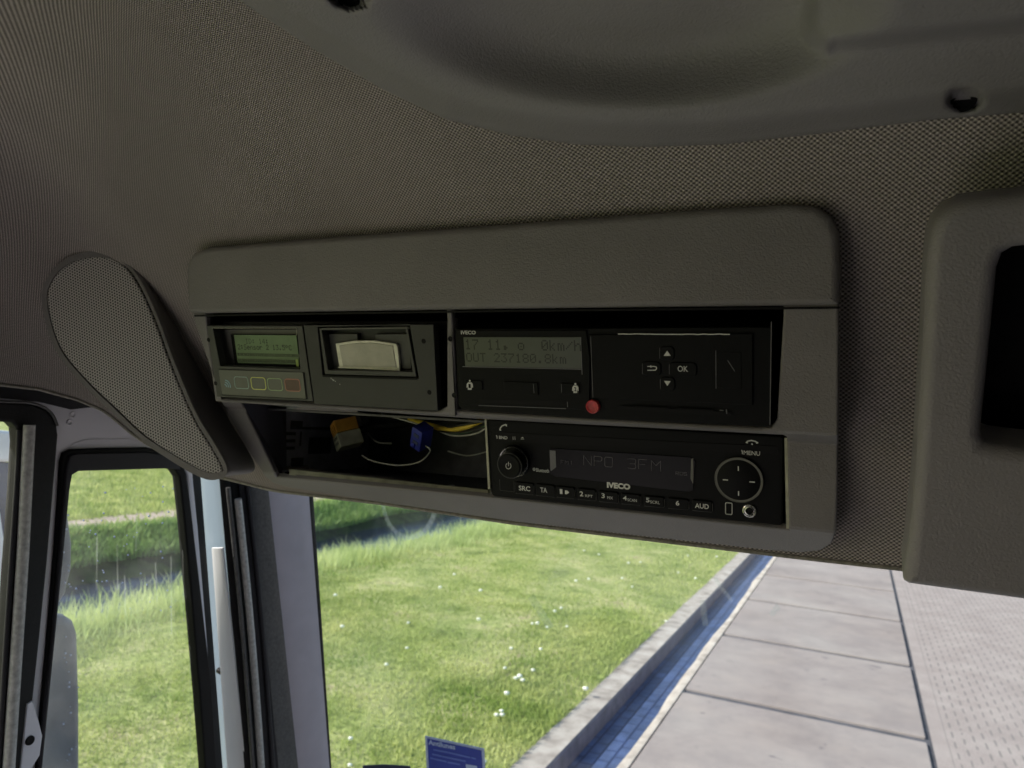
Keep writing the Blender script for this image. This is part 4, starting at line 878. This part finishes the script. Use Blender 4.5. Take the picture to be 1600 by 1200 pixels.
tube('thin_wire', [wpt((596, 646), .53), wpt((626, 655), .525), wpt((650, 662), .52), bc + [0, 0, .007]], .0007, 'wwire', bp_)
wr = thing('wire_bundle', wpt((720, 670), .53), 'bundle of yellow, black and green wires running along the back of the open bay', 'wires')
def wire(pts, r, m): tube('wire', [wpt(q, y) for q, y in pts], r, m, wr)
wire([((640, 655), .54), ((670, 664), .53), ((700, 671), .525), ((728, 667), .52), ((756, 655), .518)], .0022, 'ywire')
wire([((660, 664), .54), ((690, 668), .528), ((715, 665), .52), ((760, 657), .512)], .0011, 'kwire')
wire([((664, 668), .54), ((690, 674), .525), ((720, 676), .52), ((758, 668), .515)], .0007, 'kwire')
wire([((682, 671), .53), ((700, 679), .525), ((720, 681), .52), ((745, 677), .518), ((760, 668), .515)], .0007, 'wwire')
wire([((676, 668), .53), ((700, 677), .528), ((728, 676), .52), ((760, 665), .516)], .0006, 'gwire')
wire([((560, 650), .56), ((572, 672), .55), ((588, 690), .545), ((612, 693), .55)], .0007, 'wwire')
wire([((560, 642), .55), ((600, 646), .55), ((650, 650), .54), ((700, 653), .54), ((760, 650), .53)], .0014, 'kwire')
wire([((700, 705), .56), ((730, 712), .55), ((760, 706), .54)], .0006, 'wwire')

# ================================================================== SPEAKER
spn = np.array([.30, -.94, -.16]); spn /= np.linalg.norm(spn)
spp = march((210, 520)); SPX = [(72, 470), (84, 432), (112, 408), (150, 398), (184, 408), (212, 440), (300, 650), (347, 733), (318, 739), (226, 681), (136, 596), (92, 541)]
spp = spp * min(.97, min((march(q) @ spn) / (ray(*q) @ spn) / ((spp @ spn) / (ray(*q) @ spn)) * (1 - .012 / .7) for q in SPX))
PS = Plane(spp, np.cross((0, 0, 1.), spn), (0, 0, 1.)); assert PS.un @ spn > .9 or True
if PS.un @ spn < 0: PS = Plane(spp, -np.cross((0, 0, 1.), spn), (0, 0, 1.))
rim_in = smooth_closed([(72, 470), (84, 432), (112, 408), (150, 400), (184, 408), (212, 440), (240, 500), (266, 570), (300, 650), (330, 700), (347, 733), (338, 741), (318, 739), (276, 716), (226, 681), (180, 638), (136, 596), (92, 541)], 5)
rim_out = smooth_closed([(66, 470), (79, 428), (110, 402), (150, 394), (190, 400), (222, 434), (252, 500), (277, 570), (310, 648), (340, 698), (357, 734), (344, 746), (314, 744), (270, 720), (218, 686), (172, 643), (128, 600), (86, 546)], 5)
spk = thing('speaker', spp, 'teardrop loudspeaker with perforated grey grille on the corner headlining', 'speaker')
plate('rim', PS, [PS.loc(q) for q in rim_out], -.045, 0, 'console', spk, bevel=.004, holes=[[PS.loc(q) for q in rim_in]])
plate('grille', PS, [PS.loc(q) for q in rim_in], -.006, -.0005, 'grille', spk, bevel=.0015)

# ================================================================== RIGHT OVERHEAD LOCKER
PR = tilted(hy((1412, 905), .418), math.radians(21))
lk = thing('overhead_locker', PR.W(0, 0, 0), 'grey moulded overhead locker front with a deep dark recess at the right edge', 'locker')
ro_ = [(1411, 905), (1418, 860), (1430, 740), (1440, 560), (1447, 420), (1452, 372), (1462, 345), (1480, 325), (1510, 312), (1560, 305), (1700, 292), (2100, 265), (2100, 1005), (1600, 943), (1440, 921), (1420, 918), (1412, 913)]
ri_ = [(1534, 680), (1542, 600), (1552, 500), (1560, 420), (1568, 398), (1585, 388), (1700, 376), (2000, 350), (2000, 750), (1600, 707), (1556, 701), (1540, 695)]
plate('door', PR, [PR.loc(q) for q in ro_], -.03, 0, 'panel', lk, holes=[[PR.loc(q) for q in ri_]], bevel=.006)
rb = PR.rect([(1520, 370), (2050, 330), (2050, 780), (1520, 720)])
plate('recess', PR, rr(*rb), -.06, -.045, 'black', lk, bevel=0)
for nm, (u0, v0, u1, v1) in (('recess_wall', (rb[0], rb[1], rb[0] + .004, rb[3])), ('recess_wall', (rb[0], rb[1], rb[2], rb[1] + .003))): plate(nm, PR, rr(u0, v0, u1, v1), -.045, -.028, 'black', lk, bevel=0)

# ================================================================== LEFT DOOR AND A-PILLAR
DX = -.66
PD = Plane((DX, .5, -.1), (0, 1, 0), (0, 0, 1))            # seen from inside: u = forward, v = up, n = +x
door = thing('cab_door', (DX, .5, -.62), 'grey driver door with black-framed quarter window and side window', 'door')
def DP(q, n=0): return PD.loc(q, n)
win1 = [(-260, 655), (0, 659), (18, 660), (26, 668), (28, 690), (24, 760), (14, 900), (4, 1060), (-6, 1300), (-300, 1300)]
blk = [(-300, 596), (0, 627), (50, 630), (75, 640), (88, 658), (91, 680), (86, 740), (74, 880), (62, 1000), (50, 1110), (36, 1300), (-300, 1300)]
qout = [(96, 722), (100, 708), (112, 702), (160, 700), (230, 699), (262, 706), (283, 718), (292, 740), (300, 800), (314, 920), (330, 1060), (346, 1300), (52, 1300), (62, 1150), (74, 1020), (84, 900), (92, 790)]
qin = [(107, 760), (110, 742), (122, 734), (180, 731), (255, 729), (272, 732), (281, 745), (289, 820), (300, 940), (312, 1080), (326, 1260), (58, 1260), (72, 1130), (86, 1000), (96, 880)]
body = [(-300, 560), (60, 600), (200, 640), (285, 690), (300, 715), (304, 760), (310, 820), (320, 940), (331, 1080), (346, 1300), (-300, 1300)]
skin = plate('panel', PD, [DP(q) for q in body], -.006, 0, 'doorpaint', door, holes=[[DP(q) for q in [(-280, 640), (0, 645), (60, 648), (78, 670), (70, 800), (40, 1200), (34, 1290), (-280, 1290)]], [DP(q) for q in [(104, 722), (150, 712), (250, 710), (284, 720), (292, 745), (300, 850), (324, 1100), (339, 1290), (60, 1290), (80, 1040), (98, 830)]]], bevel=.003)
s1 = plate('window_seal', PD, [DP(q, .004) for q in blk], -.007, .005, 'rubber', door, holes=[[DP(q, .004) for q in win1]], bevel=.003)
s2 = plate('quarter_window_frame', PD, [DP(q, .004) for q in qout], -.007, .004, 'frit', door, holes=[[DP(q, .004) for q in qin]], bevel=.002)
plate('inner_frame', PD, [DP(q, .005) for q in [(104, 724), (108, 712), (120, 708), (230, 706), (258, 711), (276, 724), (282, 734), (255, 732), (122, 736), (112, 742), (108, 765), (97, 880), (84, 1010), (72, 1130), (60, 1255), (55, 1255), (66, 1130), (80, 1000), (93, 850), (101, 750)]], .003, .0065, 'trimdark', s2, bevel=.0015)
PG = PD.shift(-.004)
plate('window_glass', PG, [PG.loc(q) for q in [(-280, 640), (45, 640), (45, 700), (10, 1290), (-280, 1290)]], -.002, 0, 'glass', door, bevel=0)
plate('quarter_glass', PG, [PG.loc(q) for q in [(98, 724), (285, 722), (296, 800), (330, 1275), (52, 1275), (80, 1000)]], -.002, 0, 'glass', door, bevel=0)
dz_ = [[(x + random.uniform(-2, 2), y), (x + random.uniform(-3, 3), y + L)] for x, y, L in ((150, 830, 90), (182, 850, 70), (196, 900, 60), (243, 880, 60), (266, 870, 120), (285, 860, 110), (296, 1010, 180), (215, 800, 60))]
strokes('dried_streak', PG, dz_, .0016, 'smear', door, .0012)
join('water_drop', [pm(PG, circ(*PG.loc((random.uniform(118, 280), random.uniform(760, 960))), random.uniform(.0004, .0010), 8), .0003, .0012, bevel=.0004) for _ in range(45)], 'cardline', door)
tube('window_channel', [PD.hit(q, .009) for q in ((46, 664), (43, 720), (36, 860), (27, 1000), (17, 1150), (6, 1320))], .0048, 'sealbright', s1, 12, 10)
tube('window_bead', [PD.hit(q, .005) for q in ((30, 672), (28, 730), (20, 850), (10, 1000), (1, 1150), (-8, 1300))], .0022, 'trimdark', s1, 10, 10)
tube('seal_line', [PD.hit(q, .006) for q in ((-80, 619), (0, 627), (50, 630), (78, 643), (90, 665))], .0012, 'seal', s1)
strokes('pressing_line', PD, [[(108, 703), (116, 694), (135, 688), (200, 687), (262, 700)]], .0014, 'doorpaint', skin, .0006)
for q in ((113, 648), (108, 660)): lathe('weld_dimple', PD, DP(q), [(.0028, .0001), (.0024, .0009), (.0016, .0002), (.0006, .0001)], 'doorpaint', skin, 20)
for q in ((47, 1157),): 
    plate('bracket_tab', PD, [DP(z, .006) for z in ((50, 1095), (60, 1125), (66, 1150), (62, 1180), (40, 1215), (30, 1215), (42, 1100))], .002, .0065, 'doorpaint', skin, bevel=.001)
    lathe('screw', PD, DP(q, .007), [(.0042, .006), (.0040, .0075), (.003, .0078), (.0005, .0070)], 'black', skin, 20)
# roof rail between headlining and door
plate('roof_rail', PD, [DP(q) for q in ((-300, 540), (60, 590), (200, 630), (110, 640), (60, 628), (0, 622), (-300, 590))], -.02, .001, 'trimdark', door, bevel=.0005)

pil = thing('windscreen_pillar', hx((380, 1190), -.66), 'windscreen pillar with pale blue painted jamb, worn door seals and purple-grey trim', 'pillar')
def strip3(name, tl_, tr_, br_, bl_, depth, m, arc=.0, segs=6):    # a bar whose front edges run through 3-D points, gently rounded across
    A0, B0, A1, B1 = [np.array(p) for p in (tl_, tr_, bl_, br_)]; V = []; rows = 14
    n = np.cross(B0 - A0, A1 - A0); n /= np.linalg.norm(n)
    if n @ (-A0) < 0: n = -n
    for i in range(rows + 1):
        t = -.10 + 1.22 * i / rows; a = A0 + (A1 - A0) * t; b_ = B0 + (B1 - B0) * t; bow = n * 0.012 * (4 * t * (1 - t)) * 0
        for k in range(segs + 1):
            s = k / segs; V.append(a + (b_ - a) * s + n * arc * (4 * s * (1 - s)) ** .5 + bow)
        V.append(b_ - n * depth); V.append(a - n * depth)
    K = segs + 3; Fs = []
    for i in range(rows):
        for k in range(K): Fs.append((i * K + k, i * K + (k + 1) % K, (i + 1) * K + (k + 1) % K, (i + 1) * K + k))
    Fs += [tuple(range(K)), tuple(rows * K + k for k in range(K))]
    return mesh(name, V, Fs, m, pil, 50)
yT, yB = 752, 1200
def sp(xt, xb, X): return hx((xt, yT), X), hx((xb, yB), X)
def pstrip(name, l, r, Xl, Xr, m, depth=.01, arc=.001):
    a = hx((l[0], yT), Xl), hx((l[1], yB), Xl); b_ = hx((r[0], yT), Xr), hx((r[1], yB), Xr); return strip3(name, a[0], b_[0], b_[1], a[1], depth, m, arc)
pstrip('door_gap', (284, 322), (314, 348), -.662, -.676, 'rubber', .006, .0015)
pstrip('jamb', (310, 345), (347, 385), -.717, -.678, 'bluepaint', .004, .0008)
fl0 = [hx((330, 850), -.686), hx((346.5, 850), -.670), hx((384.5, 1200), -.670), hx((355, 1200), -.686)]; dj = (fl0[3] - fl0[0]) * .107; dk = (fl0[2] - fl0[1]) * .107
strip3('jamb_sunlit_strip', fl0[0] + dj, fl0[1] + dk, fl0[2], fl0[3], .003, 'whitebody', .0006)  # added white strip paints the sunlit part of the jamb
pstrip('seal_groove', (343, 382), (360, 404), -.671, -.663, 'rubber', .01, .001)
pstrip('inner_groove', (356, 400), (382, 424), -.668, -.662, 'frit', .01, .0005)
pstrip('trim_edge', (373, 412), (394, 438), -.662, -.655, 'trimdark', .01, .001)
pstrip('trim_return', (391, 435), (418, 466), -.655, -.648, 'deepblack', .01, .0008)
pstrip('trim', (415, 463), (481, 515), -.650, -.640, 'trim', .015, .004)
pstrip('glass_edge', (479, 513), (488, 518), -.6405, -.6400, 'frit', .02, .0003)
def px_tube(name, l, X, r, m, t0=752, t1=1260):
    pts = [hx((l[0] + (l[1] - l[0]) * ((y - 752) / 448) + 3 * math.sin((y - 752) / 150), y), X) for y in np.linspace(t0, t1, 9)]; tube(name, pts, r, m, pil, 10, 6)
px_tube('seal_bead', (355, 395), -.660, .0026, 'seal', 762); px_tube('seal_bead', (369, 408), -.655, .0042, 'sealbright', 780)
pil.children[-1].data.materials.clear(); pil.children[-1].data.materials.append(M['seal'])
px_tube('seal_bead', (386, 426), -.656, .003, 'trimdark')
PJ = Plane(hx((343, 1048), -.695), (0.3, .9, 0), (0, 0, 1)); 
if PJ.un @ (-PJ.O) < 0: PJ = Plane(PJ.O, (-.3, -.9, 0), (0, 0, 1))
lathe('plug_button', PJ, (0, 0), [(.0034, -.002), (.0034, .0042), (.0026, .0052), (.0005, .0054)], 'black', pil, 20)

# windscreen
a, b_ = hx((484, 775), -.640), hx((515, 1190), -.640)
uvw = (a - b_); PW = Plane(a, (1, 0, 0), uvw)
ws = thing('windscreen', PW.W(.7, -.4, 0), 'large clear windscreen below the overhead console, lightly smeared', 'windscreen')
plate('glass', PW, [(-.012, .12), (1.95, .12), (1.95, -.62), (-.012, -.62)], -.005, -.001, 'glass', ws, bevel=0)
def smear(pts, wd): strokes('smear', PW, [pts], wd, 'smear', ws, .0004)
smear(arc_px(640, 778, 42, 62, 185, 350, 18), .006); smear([(1118, 905), (1142, 938)], .004); smear([(832, 935), (858, 978)], .010); smear([(1215, 1000 - 52), (1206, 960)], .005); smear([(1098, 940), (1102, 975)], .006)
# dotted edge band along the header
nd = 0; dm = []
for k in range(150):
    px = 600 + k * 4.9; py = interp(px, HB) + 2
    if px > 1330: break
# information card in the windscreen
cd = thing('info_card', PW.hit((710, 1190), .004), 'small blue information card with pale border low in the windscreen', 'card')
co = [(664, 1150), (756, 1170), (761, 1262), (668, 1236)]; ci = [(667.5, 1154), (752, 1173), (757, 1257), (672, 1232)]
plate('border', PW, [PW.loc(q, .003) for q in co], .002, .003, 'cardline', cd, bevel=.0001)
bl_ = plate('print', PW, [PW.loc(q, .0034) for q in ci], .003, .0034, 'cardblue', cd, bevel=0)
def card_text(s, x0, x1, y0, y1, h, m, bold=0):
    me = text_mesh(PW, s, (x0, y0), (x1, y0), (x0, y0 - h), .0036, bold); k0 = PW.loc((x0, y0), .0036); k1 = PW.loc((x1, y1), .0036); sl__ = (k1[1] - k0[1]) / (k1[0] - k0[0]); b0 = PW.W(k0[0], k0[1], 0)
    for v in me.vertices: dx = v.co.x - b0[0]; v.co += Vector(PW.uv * (dx * sl__))
    return link('lettering', me, m, bl_)
card_text('Antilunes', 669.5, 711, 1163.5, 1171.5, 8, 'cardline', .03)
strokes('fine_print', PW, [[(678, 1171.5), (700, 1175.5)], [(702, 1176), (734, 1183.5)], [(737, 1184), (743, 1185.5)], [(676, 1178.5), (690, 1181.5)], [(692, 1182), (727, 1189.5)], [(673, 1184.5), (697, 1190)], [(700, 1191), (718, 1194.5)]], .0022, 'cardtext', bl_, .0036)
plate('pale_logo', PW, [PW.loc(q, .0038) for q in ((727.5, 1194), (745, 1197), (748, 1216), (729, 1213))], .0034, .0038, 'cardline', bl_, bevel=.0001)
st = plate('blue_sticker', PW, [PW.loc(q, .003) for q in ((566, 1197), (600, 1195.5), (640, 1198), (642, 1240), (566, 1238))], .001, .002, 'navy', None, bevel=.0002); tag(st, 'dark blue sticker at the very bottom of the windscreen left of the card', 'sticker')

# ================================================================== OUTSIDE MIRROR
mr = thing('wing_mirror', hx((110, 1100), -.86), 'blue-grey mirror housing with raindrops outside the quarter window', 'mirror')
def outline_body(name, px, X, th, m, bev):
    Pm = Plane((X, .5, -.1), (0, 1, 0), (0, 0, 1)); return plate(name, Pm, [Pm.loc(q) for q in px], -th, 0, m, mr, bevel=bev)
lower = outline_body('lower_housing', [(60, 975), (85, 962), (108, 962), (120, 970), (127, 990), (130, 1100), (130, 1300), (40, 1300)], -.80, .06, 'mirror', .012)
upper = outline_body('upper_housing', [(70, 760), (98, 765), (112, 800), (119, 850), (118, 890), (108, 930), (92, 952), (60, 950)], -.80, .05, 'mirror', .012)
dr_ = []
Pm = Plane((-.80, .5, -.1), (0, 1, 0), (0, 0, 1))
dpm = []
for k in range(26):
    q = (random.uniform(98, 122), random.uniform(975, 1195)) if k < 16 else (random.uniform(98, 112), random.uniform(800, 920)); c_ = Pm.loc(q)
    dpm.append(pm(Pm, circ(*c_, random.uniform(.0006, .0013), 10), -.0005, .0012, bevel=.0004))
join('raindrops', dpm, 'cardline', lower)
wc = thing('white_vehicle_part', hx((0, 700), -1.2), 'white rounded bodywork with dark blue base outside the side window', 'bodywork')
Pq = Plane((-1.2, .5, -.1), (0, 1, 0), (0, 0, 1))
plate('white_cover', Pq, [Pq.loc(q) for q in ((-200, 664), (0, 672), (20, 674), (27, 682), (27, 722), (10, 722), (-200, 716))], -.10, 0, 'whitebody', wc, bevel=.006)
plate('dark_base', Pq, [Pq.loc(q) for q in ((-200, 716), (10, 722), (28, 724), (28, 800), (22, 850), (10, 880), (0, 900), (-200, 960))], -.08, -.006, 'navy', wc, bevel=.006)
plate('white_lower', Pq, [Pq.loc(q) for q in ((-200, 790), (0, 800), (14, 900), (6, 1000), (-200, 1100))], -.07, .004, 'whitebody', wc, bevel=.006)
